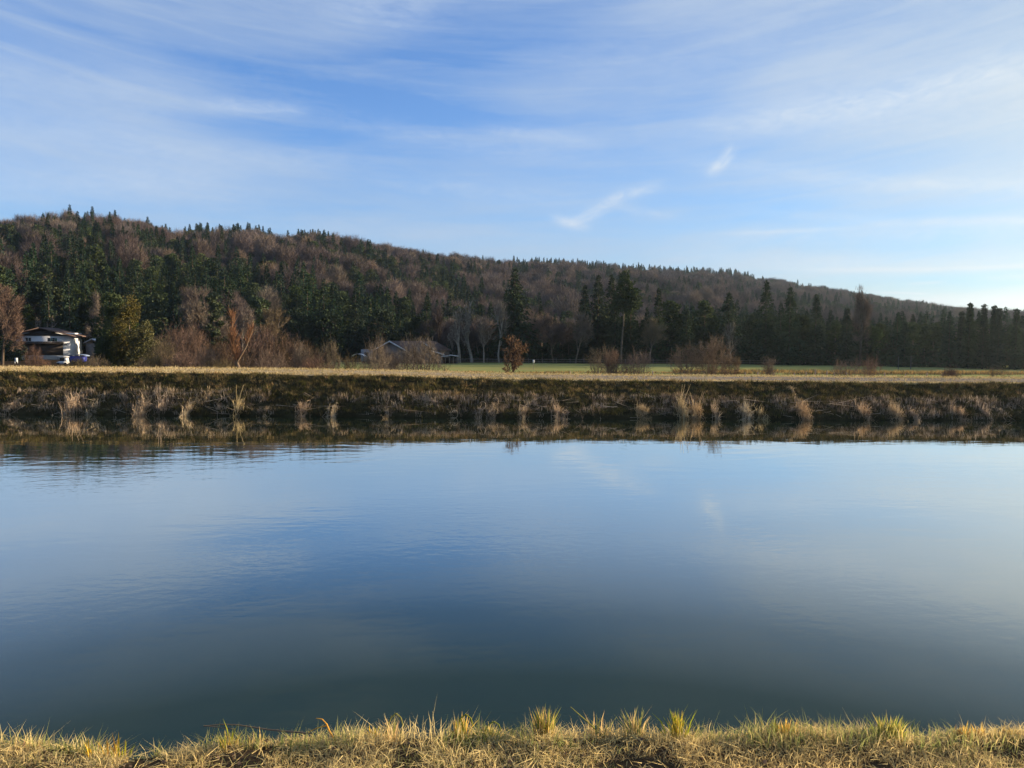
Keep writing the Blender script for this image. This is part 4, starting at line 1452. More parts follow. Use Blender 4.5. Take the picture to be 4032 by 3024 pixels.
b.box((X(86), -2.6, Zp(1374) - .0), (.35, .3, Zp(1361) - Zp(1387)), 0)
b.box((X(103), -2.6, Zp(1361)), (X(124) - X(82), .3, .3), 0)
b.box((X(103), -1.3, Zp(1361) + .04), (X(122) - X(84), 2.3, .1), 0)
b.obj('carport', [M['white_wall']], ho)

# small dark shed with pale roof between chalet and golden conifer
base = seat(378, 0, 200)
sh = thing('garden_shed', 'small grey shed half hidden between chalet and golden conifer', 'shed', base)
b = MB().box((0, 0, 2.0), (3.4, 3, 4.6), 0)
b.obj('wall', [M['barn_wood']], sh)
b = MB()
b.poly([(-2.2, -1.9, 4.3), (0, -1.9, 5.4), (0, 1.9, 5.4), (-2.2, 1.9, 4.3)], (0, 0, .15), 0)
b.poly([(0, -1.9, 5.4), (2.2, -1.9, 4.3), (2.2, 1.9, 4.3), (0, 1.9, 5.4)], (0, 0, .15), 0)
b.obj('roof', [M['pale_board']], sh)

# blue trailer under a pale cover
base = seat(312, 0, 172)
tr = thing('covered_trailer', 'blue trailer under a curved pale cover right of the chalet', 'trailer', base)
s_ = 172 / F
b = MB().box((-.2, 0, 1.0), (3.0, 1.7, 1.3), 0)
b.obj('side_panel', [M['blue']], tr)
b = MB()
nn = 9
for k in range(nn):
    a0_, a1_ = math.pi * k / nn, math.pi * (k + 1) / nn
    P0, P1 = (-1.9 * math.cos(a0_), .35 * math.sin(a0_)), (-1.9 * math.cos(a1_), .35 * math.sin(a1_))
    b.poly([(P0[0], -1, 1.65 + P0[1]), (P1[0], -1, 1.65 + P1[1]), (P1[0], 1, 1.65 + P1[1]), (P0[0], 1, 1.65 + P0[1])], (0, 0, .06), 0)
b.obj('cover', [M['pale_cover']], tr)
for sx_ in (-.9, .9):
    MB().tubes([((sx_, -.95, .35), (sx_, -.78, .35), .35, .35), ((sx_, -.95, .35), (sx_, -.951, .35), .35, .01)], 0, 12).obj('wheel', [M['tyre']], tr)

# small white cart with a dark canopy
base = seat(248, 0, 163)
ct = thing('garden_cart', 'small white two-seat garden cart with dark canopy in front of the chalet', 'cart', base)
b = MB()
b.poly([(-1.1, -.5, .55), (-.5, -.5, .2), (.8, -.5, .2), (1.1, -.5, .5), (1.0, -.5, .8), (-.6, -.5, .75)], (0, 1.0, 0), 0)
b.poly([(.55, -.52, .8), (1.0, -.52, .8), (.85, -.52, 1.5), (.6, -.52, 1.5)], (0, 1.04, 0), 0)
b.obj('body', [M['white_paint']], ct)
b = MB().box((0.1, 0, 1.72), (1.9, 1.2, .1), 0)
b.obj('canopy', [M['white_paint']], ct)
b = MB().box((-.1, 0, 1.15), (.7, .8, .8), 0)
b.obj('seat', [M['tyre']], ct)
for sx_ in (-.7, .8):
    MB().tubes([((sx_, -.6, .25), (sx_, -.45, .25), .25, .25), ((sx_, -.6, .25), (sx_, -.601, .25), .25, .01)], 0, 12).obj('wheel', [M['tyre']], ct)
for sx_ in (-.75, .9):
    MB().tubes([((sx_, -.5, .7), (sx_, -.5, 1.7), .03, .03)], 0, 5).obj('canopy_post', [M['metal_pole']], ct)

# white garden chair
base = seat(64, 0, 168)
ch = thing('garden_chair', 'white garden chair on the yard left of the chalet', 'chair', base, 0.5)
MB().box((0, 0, .48), (.55, .5, .07), 0).obj('seat', [M['white_paint']], ch)
b = MB().box((0, .26, .9), (.55, .06, .75), 0)
b.obj('backrest', [M['white_paint']], ch)
for i_ in (-1, 1):
    for j_ in (-1, 1):
        MB().box((i_ * .24, j_ * .22, .22), (.06, .06, .46), 0).obj('leg', [M['white_paint']], ch)

# green tarpaulin over a wood stack
base = seat(393, 0, 158)
tp_ = thing('wood_stack', 'wood stack under a green tarpaulin left of the golden conifer', 'wood stack', base)
b = MB().box((0, 0, .7), (1.1, .9, 1.5), 0)
b.obj('logs', [M['barn_wood']], tp_)
b = MB()
b.poly([(-.7, -.6, 1.3), (0, -.6, 1.9), (0, .6, 1.9), (-.7, .6, 1.3)], (0, 0, .06), 0)
b.poly([(0, -.6, 1.9), (.7, -.6, 1.2), (.7, .6, 1.2), (0, .6, 1.9)], (0, 0, .06), 0)
b.poly([(-.65, -.62, .9), (.65, -.62, .8), (.7, -.62, 1.25), (0, -.62, 1.88), (-.7, -.62, 1.35)], (0, .04, 0), 0)
b.obj('tarpaulin', [M['green_tarp']], tp_)

# the barn: gable end turned to the left, long roof running right
D = 186.0
base = seat(1537, 0, D)
rzb = R(-14)
ba = thing('wooden_barn', 'low weathered barn with brown roof and pale barge boards', 'barn', base, rzb)
cs = math.cos(rzb)
H_ = hgt(1537, 1345, D, base.z)
ev = hgt(1590, 1379, D, base.z)
hw = 3.9        # half width of the gable
Lb = 11.0
b = MB()
# local axes: x along the gable, y away; ridge runs along a slanted line to the right and back
ridx, ridy = 8.6, 7.5
g0 = [(-hw, 0, -.4), (hw, 0, -.4), (hw, 0, ev), (0, 0, H_ - .2), (-hw, 0, ev)]
b.poly(g0, (ridx, ridy, 0), 0)
b.obj('wall', [M['barn_wood']], ba)
b = MB()
o_ = .5
b.poly([(0, -o_, H_), (hw + .6, -o_, ev - .25), (hw + .6 + ridx, ridy + o_, ev - .25), (ridx, ridy + o_, H_)], (0, 0, .18), 0)
b.poly([(0, -o_, H_), (ridx, ridy + o_, H_), (ridx - hw - .6, ridy + o_, ev - .25), (-hw - .6, -o_, ev - .25)], (0, 0, .18), 0)
rf = b.obj('roof', [M['roof_brown']], ba)
b = MB()
for s_ in (-1, 1):
    b.poly([(0, -o_ - .08, H_ - .12), (s_ * (hw + .65), -o_ - .08, ev - .40), (s_ * (hw + .65), -o_ - .08, ev - .08), (0, -o_ - .08, H_ + .24)], (0, .07, 0), 0)
b.obj('barge_board', [M['pale_board']], rf)
MB().box((-.4, -.05, 1.2), (2.6, .12, 2.6), 0).obj('door', [M['dark_wood']], ba)
# right wing, lower, seen end on
base = seat(1690, 0, D - 2)
wg = thing('barn_annex', 'lower annex with a sloping roof at the right end of the barn', 'barn', base, R(0))
h1, h2, h3 = hgt(1690, 1362, D, base.z), hgt(1745, 1397, D, base.z), hgt(1660, 1345, D, base.z)
b = MB()
b.poly([(-3.2, 0, -.4), (3.2, 0, -.4), (3.2, 0, h2 - .1), (-1.8, 0, h3 - .4), (-3.2, 0, h3 - .8)], (0, 5.5, 0), 0)
b.obj('wall', [M['barn_wood']], wg)
b = MB()
b.poly([(-1.9, -.6, h3 - .1), (1.3, -.6, h1 - .95), (1.3, 6, h1 - .95), (-1.9, 6, h3 - .1)], (0, 0, .18), 0)
b.poly([(.7, -.9, h1 - 1.3), (3.7, -.9, h2 - .1), (3.7, 6, h2 - .1), (.7, 6, h1 - 1.3)], (0, 0, .16), 0)
rf = b.obj('roof', [M['roof_brown']], wg)
b = MB()
b.poly([(.7, -.98, h1 - 1.3), (3.75, -.98, h2 - .14), (3.75, -.98, h2 + .16), (.7, -.98, h1 - 1.02)], (0, .07, 0), 0)
b.poly([(-1.9, -.68, h3 - .1), (1.35, -.68, h1 - .98), (1.35, -.68, h1 - .7), (-1.9, -.68, h3 + .2)], (0, .07, 0), 0)
b.obj('barge_board', [M['pale_board']], rf)

# open field shed: two flat pale roofs on posts
base = seat(1770, 0, 184)
fs = thing('field_shed', 'open field shed with two flat pale roofs on posts', 'shed', base)
m_ = 184 / F
r1, r2 = hgt(1770, 1402, 184, base.z), hgt(1790, 1400, 184, base.z)
MB().poly([(-32 * m_, -1.2, r1 - .15), (2 * m_, -1.2, r1), (2 * m_, 1.8, r1), (-32 * m_, 1.8, r1 - .15)], (0, 0, .14), 0).obj('roof', [M['pale_board']], fs)
MB().poly([(0, -1.2, r2 + .05), (34 * m_, -1.2, r2 - .22), (34 * m_, 1.8, r2 - .22), (0, 1.8, r2 + .05)], (0, 0, .14), 0).obj('roof', [M['pale_board']], fs)
for px in (-30, -15, 1, 16, 31):
    for yy in (-1, 1.5):
        MB().box((px * m_, yy, r1 / 2 - .2), (.13, .13, r1 - .1), 0).obj('post', [M['post_wood']], fs)
MB().box((0, 1.3, .8), (3.6, .08, 1.3), 0).obj('rear_wall', [M['dark_wood']], fs)

# pale caravan and white foil frame left of the barn
base = seat(1444, 0, 182)
cv = thing('caravan', 'pale boxy caravan left of the barn behind bare shrubs', 'caravan', base)
b = MB().box((0, 0, 2.0), (2.4, 2.2, 2.9), 0, taper=0.04)
b.obj('body', [M['concrete']], cv)
MB().box((.1, -1.1, 2.5), (1.0, .05, .6), 0).obj('window', [M['glass']], cv)
for sx_ in (-.6, .7):
    MB().tubes([((sx_, -1.12, .35), (sx_, -.9, .35), .35, .35), ((sx_, -1.12, .35), (sx_, -1.121, .35), .35, .01)], 0, 12).obj('wheel', [M['tyre']], cv)
base = seat(1412, 0, 176)
cf = thing('foil_greenhouse', 'low white foil greenhouse left of the caravan', 'greenhouse', base)
b = MB()
for k in range(6):
    a0_, a1_ = math.pi * k / 6, math.pi * (k + 1) / 6
    b.poly([(-1.4 * math.cos(a0_), -1, 1.9 + .55 * math.sin(a0_)), (-1.4 * math.cos(a1_), -1, 1.9 + .55 * math.sin(a1_)), (-1.4 * math.cos(a1_), 1.4, 1.9 + .55 * math.sin(a1_)), (-1.4 * math.cos(a0_), 1.4, 1.9 + .55 * math.sin(a0_))], (0, 0, .04), 0)
b.obj('roof', [M['white_paint']], cf)
for sx_ in (-1.35, 0, 1.35):
    MB().box((sx_, -.95, .95), (.07, .07, 2.0), 0).obj('post', [M['metal_pole']], cf)

# ------------------------------------------------------------------ fences and posts
G_F = 'fence posts along the foot of the levee'
rg = np.random.default_rng(71)
pm = MB()
pm.tubes([((0, 0, -.4), (.01, 0, 1.15), .07, .06), ((.01, 0, 1.15), (.01, 0, 1.19), .06, .02)], 0, 7)
pmesh = pm.mesh('fence_post', [M['post_wood']])
PX = [2245, 2355, 2445, 2497, 2570, 2695, 2755, 2935, 2985, 3048, 3128, 3176, 3212, 3258, 3286, 3335, 3485, 3567, 3652, 3712, 3875, 3975]
YT = [1455, 1457, 1460, 1458, 1455, 1455, 1462, 1460, 1458, 1462, 1462, 1458, 1448, 1456, 1462, 1460, 1462, 1466, 1462, 1468, 1480, 1474]
for k, (px, yt) in enumerate(zip(PX, YT)):
    d = 66.0 + (k % 4) * 1.2
    p = seat(px, 0, d)
    hh = hgt(px, yt, d, p.z + .1)
    near = 'below the left-leaning willow' if px < 2400 else 'by the upright grey willow' if px < 2600 else 'at the big willow thicket' if px < 2900 else 'by the egg-shaped bush' if px < 3140 else 'left of the sparse willows' if px < 3300 else 'near the two tall posts' if px < 3600 else 'by the boxy reddish bush' if px < 3800 else 'by the few thin stems on the right'
    put('fence_post', pmesh, p, px, (1, 1, hh / 1.19), 'weathered wooden fence post %s' % near, 'post', 'fence posts %s' % near)
# far field fence, one thing: posts and rails
base = seat(2050, 0, 189)
ff = thing('field_fence', 'low post and rail fence along the far side of the meadow', 'fence', base)
fx = np.arange(at(1700, 1420, 189).x - base.x, at(3300, 1420, 189).x - base.x, 3.4)
for q in fx:
    MB().box((q, 0, .55), (.14, .14, 1.5), 0).obj('post', [M['barn_wood']], ff)
b = MB()
for k in range(len(fx) - 1):
    for zz in (.55, 1.05):
        b.box(((fx[k] + fx[k + 1]) / 2, -.09, zz), (3.4, .05, .11), 0)
b.obj('rail', [M['barn_wood']], ff)
for px, yt, lab in ((3538, 1405, 'left one of two tall grey poles at the wood edge'), (3587, 1402, 'right one of two tall grey poles at the wood edge')):
    p = seat(px, 0, 164)
    hh = hgt(px, yt, 164, p.z)
    o = MB().tubes([((0, 0, -.3), (0, 0, hh), .09, .07), ((0, 0, hh), (0, 0, hh + .05), .1, .03)], 0, 8).obj('pole', [M['metal_pole']], None, p)
    tag(o, lab, 'pole', 'tall poles at the wood edge')
p = seat(2101, 0, 150)
sg = thing('field_sign', 'small blank white sign on a post at the meadow', 'sign', p)
MB().tubes([((0, 0, -.2), (0, 0, 1.9), .04, .04)], 0, 6).obj('post', [M['post_wood']], sg)
MB().box((0, -.06, 1.75), (.34, .03, .6), 0).obj('board', [M['white_paint']], sg)
# leaning rail and stump beside the round bush
p = seat(1770, 0, 56)
o = MB().tubes([((0, 0, -.1), (-.28, .1, .95), .05, .045), ((-.28, .1, .95), (-.28, .1, .96), .045, .01)], 0, 7).obj('leaning_post', [M['straw_brown']], None, p)
tag(o, 'pale leaning post right of the large round bush', 'post')
p = seat(1757, 0, 55.5)
o = MB().tubes([((.1, 0, -.1), (-.16, .05, .42), .06, .05)], 0, 7).obj('leaning_post', [M['bark_dark']], None, p)
tag(o, 'short dark leaning stump beside the pale leaning post', 'post')
p = seat(1812, 0, 54.5)
o = MB().tubes([((0, 0, -.1), (0, 0, .16), .17, .14), ((0, 0, .16), (0, 0, .17), .14, .01)], 0, 9).obj('tree_stump', [M['bark_dark']], None, p)
tag(o, 'dark low stump right of the pale leaning post', 'stump')
# felled trunks lying behind the levee on the right
for px, L_, lab in ((3190, 3.0, 'grey felled log behind the levee right of the egg-shaped bush'), (3240, 2.2, 'shorter felled log left of the sparse willows')):
    p = seat(px, 0, 67)
    o = MB().tubes([((-L_ / 2, 0, .75), (L_ / 2, .3, .62), .16, .13), ((-L_ / 2, 0, .75), (-L_ / 2 - .01, 0, .75), .16, .02), ((-.5, 0, .7), (-.2, .3, 1.1), .05, .02), ((-L_ / 2 + .3, 0, 0), (-L_ / 2 + .3, 0, .8), .12, .12), ((L_ / 2 - .3, .2, 0), (L_ / 2 - .3, .2, .7), .12, .12)], 0, 8).obj('felled_log', [M['twig_grey']], None, p)
    tag(o, lab, 'log')

# rough dead grass in strips on the meadow
rg = np.random.default_rng(55)
mb = MB()
n_ = 16000
pxs = rg.uniform(1700, 4100, n_)
dd = 134 + rg.uniform(0, 1, n_) ** 1.6 * 14
X_ = (pxs - 2016) / F * dd
k_ = (vnoise(X_, dd * 3, 3.0, 81, 2) > np.where(pxs > 2650, -.12, .12)) & ((dd < 139) | (pxs > 2650))
X_, dd, pxs = X_[k_], dd[k_], pxs[k_]
hh = rg.uniform(.2, .55, len(X_)) * np.where(pxs > 2650, 1.3, .8)
mk = rg.uniform(0, 1, len(X_)) < .5
P_ = np.stack([X_, dd, meadow_z(X_, dd) - .02], 1)
mb.blades(P_[mk], hh[mk], .10, rg.normal(0, .2, (int(mk.sum()), 2)), 0, rg)
mb.blades(P_[~mk], hh[~mk], .10, rg.normal(0, .2, (int((~mk).sum()), 2)), 1, rg)
tag(mb.obj('rough_grass', [M['straw_brown'], M['bank_mid']]), 'brown dead grass in strips across the meadow', 'grass', kind='stuff')

# ================================================================== FAR BANK
rg = np.random.default_rng(44)
# short winter growth covering the slope and the levee top
gb = MB()


def tufts(b, n, xr, tr, hmin, hmax, mats, blades=12, w=0.02, spread=0.12, patch=None, lay=0.4):
    """n tufts between the waterline (t=0) and the levee edge (t=1)"""
    x = rg.uniform(xr[0], xr[1], n)
    t = rg.uniform(tr[0], tr[1], n)
    y = shore(x) + t * (43.2 - shore(x))
    if patch is not None:
        k = vnoise(x, y, patch[0], patch[1], 2) > patch[2]
        x, y = x[k], y[k]
    n = len(x)
    z = levee_z(x, y)
    hh = rg.uniform(hmin, hmax, n) * (0.7 + 0.6 * (vnoise(x, y, 1.5, 91) + 1) / 2)
    mi = rg.integers(0, len(mats), n)
    X_ = np.repeat(x, blades) + rg.normal(0, spread, n * blades)
    Y_ = np.repeat(y, blades) + rg.normal(0, spread, n * blades)
    Z_ = np.repeat(z, blades) - 0.03
    H_ = np.repeat(hh, blades) * rg.uniform(.5, 1.1, n * blades)
    ml = np.repeat(mi, blades)
    ln = rg.normal(0, lay, (n * blades, 2)) * H_[:, None] + np.array([[0, -0.12]]) * H_[:, None]
    P_ = np.stack([X_, Y_, Z_], 1)
    for q, mt in enumerate(mats):
        s_ = ml == q
        b.blades(P_[s_], H_[s_], w, ln[s_], mt, rg)


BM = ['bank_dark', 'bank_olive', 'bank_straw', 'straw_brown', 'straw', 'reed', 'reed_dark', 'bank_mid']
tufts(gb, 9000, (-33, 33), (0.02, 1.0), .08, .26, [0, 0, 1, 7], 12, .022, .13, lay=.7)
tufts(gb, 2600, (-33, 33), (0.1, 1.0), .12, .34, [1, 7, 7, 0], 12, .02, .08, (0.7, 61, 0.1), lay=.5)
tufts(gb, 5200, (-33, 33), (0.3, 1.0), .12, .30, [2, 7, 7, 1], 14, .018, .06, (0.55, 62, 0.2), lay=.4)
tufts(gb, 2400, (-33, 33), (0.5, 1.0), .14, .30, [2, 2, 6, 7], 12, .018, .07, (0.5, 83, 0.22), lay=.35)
tufts(gb, 500, (-33, 33), (0.9, 1.02), .06, .16, [1, 2], 12, .018, .1, lay=.5)
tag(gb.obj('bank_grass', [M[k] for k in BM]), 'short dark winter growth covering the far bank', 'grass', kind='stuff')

lt = MB()      # mown straw on the levee top
n_ = 52000
x = rg.uniform(-36, 36, n_)
y = rg.uniform(43.1, 53.0, n_)
trk = ((np.abs(y - 46.0) < .55) | (np.abs(y - 48.0) < .55)) & (rg.uniform(0, 1, n_) < 0.45 + 0.5 * np.clip((x + 10) / 20, 0, 1))
x, y = x[~trk], y[~trk]
z = levee_z(x, y)
n_ = len(x)
mi = np.where(rg.uniform(0, 1, n_) + 0.35 * vnoise(x, y, 2.5, 63) < .62, 4, np.where(rg.uniform(0, 1, n_) < .7, 3, 1))
hh = rg.uniform(.03, .10, n_) * (1 + .6 * (y < 43.8)) * (1 + .8 * (y > 51))
for q in (4, 3, 1):
    s_ = mi == q
    k_ = int(s_.sum())
    lt.blades(np.stack([x[s_], y[s_], z[s_] - .01], 1), hh[s_], .028, rg.normal(0, .05, (k_, 2)), q, rg)
tag(lt.obj('levee_grass', [M['levee_straw'] if k == 'straw' else M[k] for k in BM]), 'short golden dry grass on the levee top', 'grass', kind='stuff')

lr = MB()      # low broken stubble of reeds along the waterline
tufts(lr, 2600, (-33, 33), (0.02, 0.45), .15, .42, [6, 6, 5], 9, .016, .09, (1.3, 64, 0.0), lay=.3)
tufts(lr, 1700, (-33, 33), (0.24, 0.5), .15, .36, [5, 6], 8, .016, .10, (3.0, 65, -0.05), lay=.15)
n_ = 320                                   # fallen stems trailing towards the water
x = rg.uniform(-32, 32, n_)
y = shore(x) + rg.uniform(-.15, 1.6, n_)
z = levee_z(x, y) + rg.uniform(.02, .25, n_)
v = np.stack([rg.normal(0, .8, n_), rg.normal(-.1, .3, n_), rg.normal(0, .25, n_)], 1)
lr.sticks(np.stack([x, y, z], 1), v, .022, 5, rg)
tag(lr.obj('reed_stubble', [M[k] for k in BM]), 'broken pale reed stubble along the far waterline', 'reeds', kind='stuff')

G_R = 'dry reed clumps along the far waterline'
REEDS = [  # px, top row, foot row, width, how many stalks, label
    (40, 1550, 1605, 90, 150, 'fallen-over pale reed clump cut by the left edge'), (285, 1540, 1612, 120, 210, 'wide pale reed clump with one tall curled stalk, left part of the bank'),
    (355, 1565, 1615, 60, 90, 'short reed clump leaning right beside the wide pale one'), (556, 1545, 1625, 62, 230, 'dense pinkish pointed reed clump, brightest on the left bank'),
    (632, 1520, 1605, 44, 60, 'thin reed clump with crossed tall stalks'), (730, 1560, 1632, 50, 80, 'reed clump bending right low over the water'),
    (800, 1535, 1570, 130, 130, 'long low fringe of short reeds under the slope'), (935, 1530, 1608, 70, 70, 'spiky reed clump with two tall slanting stalks'),
    (1035, 1590, 1632, 80, 60, 'collapsed reed clump lying almost flat on the water'), (1190, 1565, 1625, 80, 110, 'fan of slanting reed stalks beside the collapsed clump'),
    (1317, 1568, 1628, 24, 60, 'narrow upright bundle of thick reed stalks'), (1290, 1595, 1625, 18, 36, 'small dark bundle beside the narrow upright one'),
    (1525, 1612, 1645, 50, 50, 'low pale tangle of reeds at the waterline below the round bush'), (1700, 1555, 1585, 120, 90, 'thin row of reeds above the undercut bank'),
    (1775, 1625, 1645, 46, 40, 'small looped reed tangle touching the water'), (1885, 1575, 1635, 40, 60, 'reed clump with a loop of bent stalk'),
    (1935, 1560, 1625, 70, 110, 'olive-tinged reed clump right of the looped stalk'), (2045, 1590, 1635, 80, 60, 'pale crossed stalks leaning left below the oak sapling'),
    (2100, 1545, 1572, 30, 50, 'small golden tuft high on the slope below the oak sapling'), (2205, 1570, 1630, 90, 150, 'olive reed clump on the rounded hummock'),
    (2525, 1568, 1625, 90, 180, 'bushy reed clump below the willow bushes'), (2680, 1530, 1630, 60, 150, 'tall feathery reed clump with one high spike'),
    (2745, 1555, 1630, 80, 190, 'dense broad reed clump right of the high spike'), (2822, 1550, 1640, 40, 70, 'slim reed clump right of the dense broad one'),
    (2935, 1570, 1630, 80, 150, 'reed clump left of a drooping dark one'), (2990, 1580, 1635, 60, 60, 'drooping dark-footed reed clump'),
    (3170, 1560, 1642, 70, 170, 'stout reed clump with spreading top'), (3122, 1520, 1545, 22, 50, 'golden tuft near the top of the slope'),
    (3400, 1560, 1632, 70, 120, 'slanting reed clump left of the blocky pinkish one'), (3520, 1565, 1632, 60, 200, 'blocky pinkish reed clump'),
    (3600, 1602, 1645, 26, 100, 'small cone-shaped reed clump'), (3765, 1570, 1632, 90, 130, 'greyish reed clump right of the cone-shaped one'),
    (3880, 1572, 1632, 26, 60, 'thin vertical reed clump near the right end'), (3950, 1600, 1630, 60, 60, 'small reed clump nearest the right edge'),
]
for k, (px, yt, yb, wd, n_, lab) in enumerate(REEDS):
    g = np.random.default_rng(2000 + k)
    # depth from the foot row on the bank profile
    best = min(np.arange(38.4, 43.0, .1), key=lambda dd: abs(px_of(at(px, 1600, dd).x, dd, max(0, ground(at(px, 1600, dd).x, dd)))[1] - yb))
    d = float(best)
    X0 = at(px, 1600, d).x
    z0 = max(ground(X0, d), -0.05) - .05
    h = (yb - yt) / F * d * .85 + .08
    w_ = wpx(wd, d) / 2
    b = MB()
    n_ = int(n_ * 1.5)
    sub = g.uniform(-.45, .45, 4) * w_
    si = g.integers(0, 4, n_)
    bx = sub[si] + g.normal(0, w_ * .22, n_)
    by = g.normal(0, .30, n_) + .15 * vnoise(bx + k, bx * 0, .3, 9)
    hh = h * g.uniform(.35, 1.0, n_) * np.clip(1.1 - (np.abs(bx) / w_) * .5, .3, 1)
    sl = 0.5 if 'slanting' in lab or 'leaning' in lab or 'fan' in lab else -0.35 if 'left' in lab and 'leaning' in lab else 0.12
    if 'flat' in lab or 'fallen' in lab:
        sl = .9
        hh *= .7
    ln = np.stack([g.normal(sl * .3, .22, n_) * hh + bx * .15, g.normal(-.1, .15, n_) * hh], 1)
    mt = g.uniform(0, 1, n_) < .3
    B_ = np.stack([bx, by, np.maximum(levee_z(bx + X0, by + d), -.1) - z0 - .05], 1)
    hh = hh * (1 + .35 * vnoise(bx + k * 3, by, .25, 19)) * np.array([1.0, .6, .85, .5])[si]
    b.blades(B_[~mt], hh[~mt], .024, ln[~mt], 0, g, .7)
    b.blades(B_[mt], hh[mt] * .8, .024, ln[mt], 1, g, .7)
    # dry leaves hanging from the stalks
    m2 = n_
    i2 = g.integers(0, n_, m2)
    q = B_[i2] + np.stack([ln[i2, 0] * .6, ln[i2, 1] * .6, hh[i2] * g.uniform(.3, .9, m2)], 1)
    b.sticks(q, np.stack([g.normal(0, .12, m2), g.normal(0, .12, m2), g.uniform(-.22, .04, m2)], 1), .022, 0, g)
    if 'tall' in lab or 'spike' in lab or 'crossed' in lab or 'curled' in lab:
        for s_ in range(3):
            a_ = g.normal(0, .3)
            b.tubes([((0, 0, 0), (a_ * .5, 0, h * .8), .012, .01), ((a_ * .5, 0, h * .8), (a_ * .9 + .06, 0, h * 1.35), .01, .005)], 0, 4)
    if 'loop' in lab or 'curled' in lab:
        pts = [(math.cos(q_) * .16 + .2, 0, h * .8 + math.sin(q_) * .2) for q_ in np.linspace(-2.2, 2.6, 9)]
        b.tubes([(pts[i_], pts[i_ + 1], .013, .013) for i_ in range(8)] + [((0, 0, 0), pts[0], .013, .013)], 0, 4)
    o = b.obj('reed_clump', [M['reed'], M['reed_dark']], None, (X0, d, z0))
    tag(o, lab, 'reeds', G_R)

# ================================================================== NEAR BANK
rg = np.random.default_rng(45)
nb = MB()
GM = ['straw', 'straw_brown', 'straw_green', 'leaf_brown']


def near_blades(b, n, x0, x1, y0, y1, h0, h1, w, mat, lay=.5, patch=None):
    x = rg.uniform(x0, x1, n)
    e = lip(x)
    y = y0 + (e + y1 - y0) * rg.uniform(0, 1, n)
    if patch is not None:
        k = vnoise(x, y, patch[0], patch[1], 2) > patch[2]
        x, y = x[k], y[k]
    n = len(x)
    z = near_z(x, y)
    h = rg.uniform(h0, h1, n) * (1 + .5 * vnoise(x, y, .15, 93))
    b.blades(np.stack([x, y, z - .004], 1), h, w, rg.normal(0, 1, (n, 2)) * lay * h[:, None], mat, rg, .8)


near_blades(nb, 34000, -2.7, 2.7, 2.45, .05, .015, .045, .0026, 0, 1.1, (.20, 70, -.16))
near_blades(nb, 12000, -2.7, 2.7, 2.45, .05, .015, .04, .003, 1, 1.3, (.20, 70, -.22))
near_blades(nb, 7000, -2.7, 2.7, 2.45, .03, .02, .045, .0028, 2, .6, (.35, 66, .05))
near_blades(nb, 5000, -2.7, 2.7, 3.0, .10, .03, .075, .0026, 0, .5, (.3, 67, -.1))
near_blades(nb, 4200, -2.7, 2.7, 2.93, .12, .03, .10, .0038, 2, .4, (.22, 68, .05))
near_blades(nb, 1500, -2.7, 2.7, 2.95, .12, .05, .11, .0034, 0, .35, (.4, 69, .05))
near_blades(nb, 5000, -2.7, 2.7, 2.45, .05, .03, .07, .0034, 0, .55, (.20, 70, -.16))
n_ = 420                                   # dead leaves caught in the grass
x = rg.uniform(-2.7, 2.7, n_)
y = rg.uniform(2.45, 3.0, n_)
nb.leaves(np.stack([x, y, near_z(x, y) + rg.uniform(.004, .022, n_)], 1), rg.normal(size=(n_, 3)) * np.array([.016, .016, .006]), rg.uniform(.012, .022, n_), 3, rg)
# loose straws lying on the mat
n_ = 5200
x = rg.uniform(-2.7, 2.7, n_)
y = rg.uniform(2.45, 3.2, n_)
z = near_z(x, y) + rg.uniform(.005, .03, n_)
a = rg.uniform(0, math.tau, n_)
L_ = rg.uniform(.03, .10, n_)
nb.sticks(np.stack([x, y, z], 1), np.stack([np.cos(a) * L_, np.sin(a) * L_, rg.normal(0, .012, n_)], 1), .0035, 0, rg)
tag(nb.obj('near_grass', [M[k] for k in GM]), 'dry golden grass mat on the near bank', 'grass', kind='stuff')

G_T = 'grass tufts along the edge of the near bank'
NEAR = [  # px, top row, width px, blades, kind, label
    (110, 2885, 130, 26, 's', 'cut pale stalks standing at the far left of the near bank'), (395, 2870, 120, 22, 's', 'row of cut straw stalks left of the dip in the bank'),
    (470, 2905, 60, 40, 'g', 'small green-yellow tuft right of the cut straw stalks'), (900, 2845, 90, 40, 'g', 'grass tuft with one broad upright blade above the fallen twig'),
    (1000, 2870, 110, 40, 's', 'short straw tuft under the fallen twig'), (1470, 2850, 70, 34, 'g', 'low tuft with a single straight tall stalk'), (1540, 2800, 80, 34, 'g', 'thin green tuft with one tallest straight blade left of the arching one'),
    (1815, 2805, 90, 90, 'g', 'yellow-green tuft with an arching blade'), (1925, 2835, 90, 60, 'g', 'sparse green tuft right of the arching blade'),
    (2140, 2762, 110, 190, 'g', 'dense fan-shaped tuft, fullest in the middle of the near bank'), (2350, 2790, 120, 34, 'g', 'thin tuft with one long blade leaning left'),
    (2500, 2765, 110, 100, 'g', 'tall spiky tuft right of the long leaning blade'), (2670, 2775, 110, 120, 'g', 'spreading tuft with long thin blades on both sides'),
    (3080, 2820, 150, 180, 'g', 'low wide yellow-green tuft right of centre'), (3500, 2798, 190, 260, 'g', 'widest green tuft leaning left on the right side'),
    (3830, 2835, 130, 110, 's', 'rusty brown tuft near the right edge'), (3960, 2845, 100, 70, 's', 'dark dead tuft at the right edge of the near bank'),
]
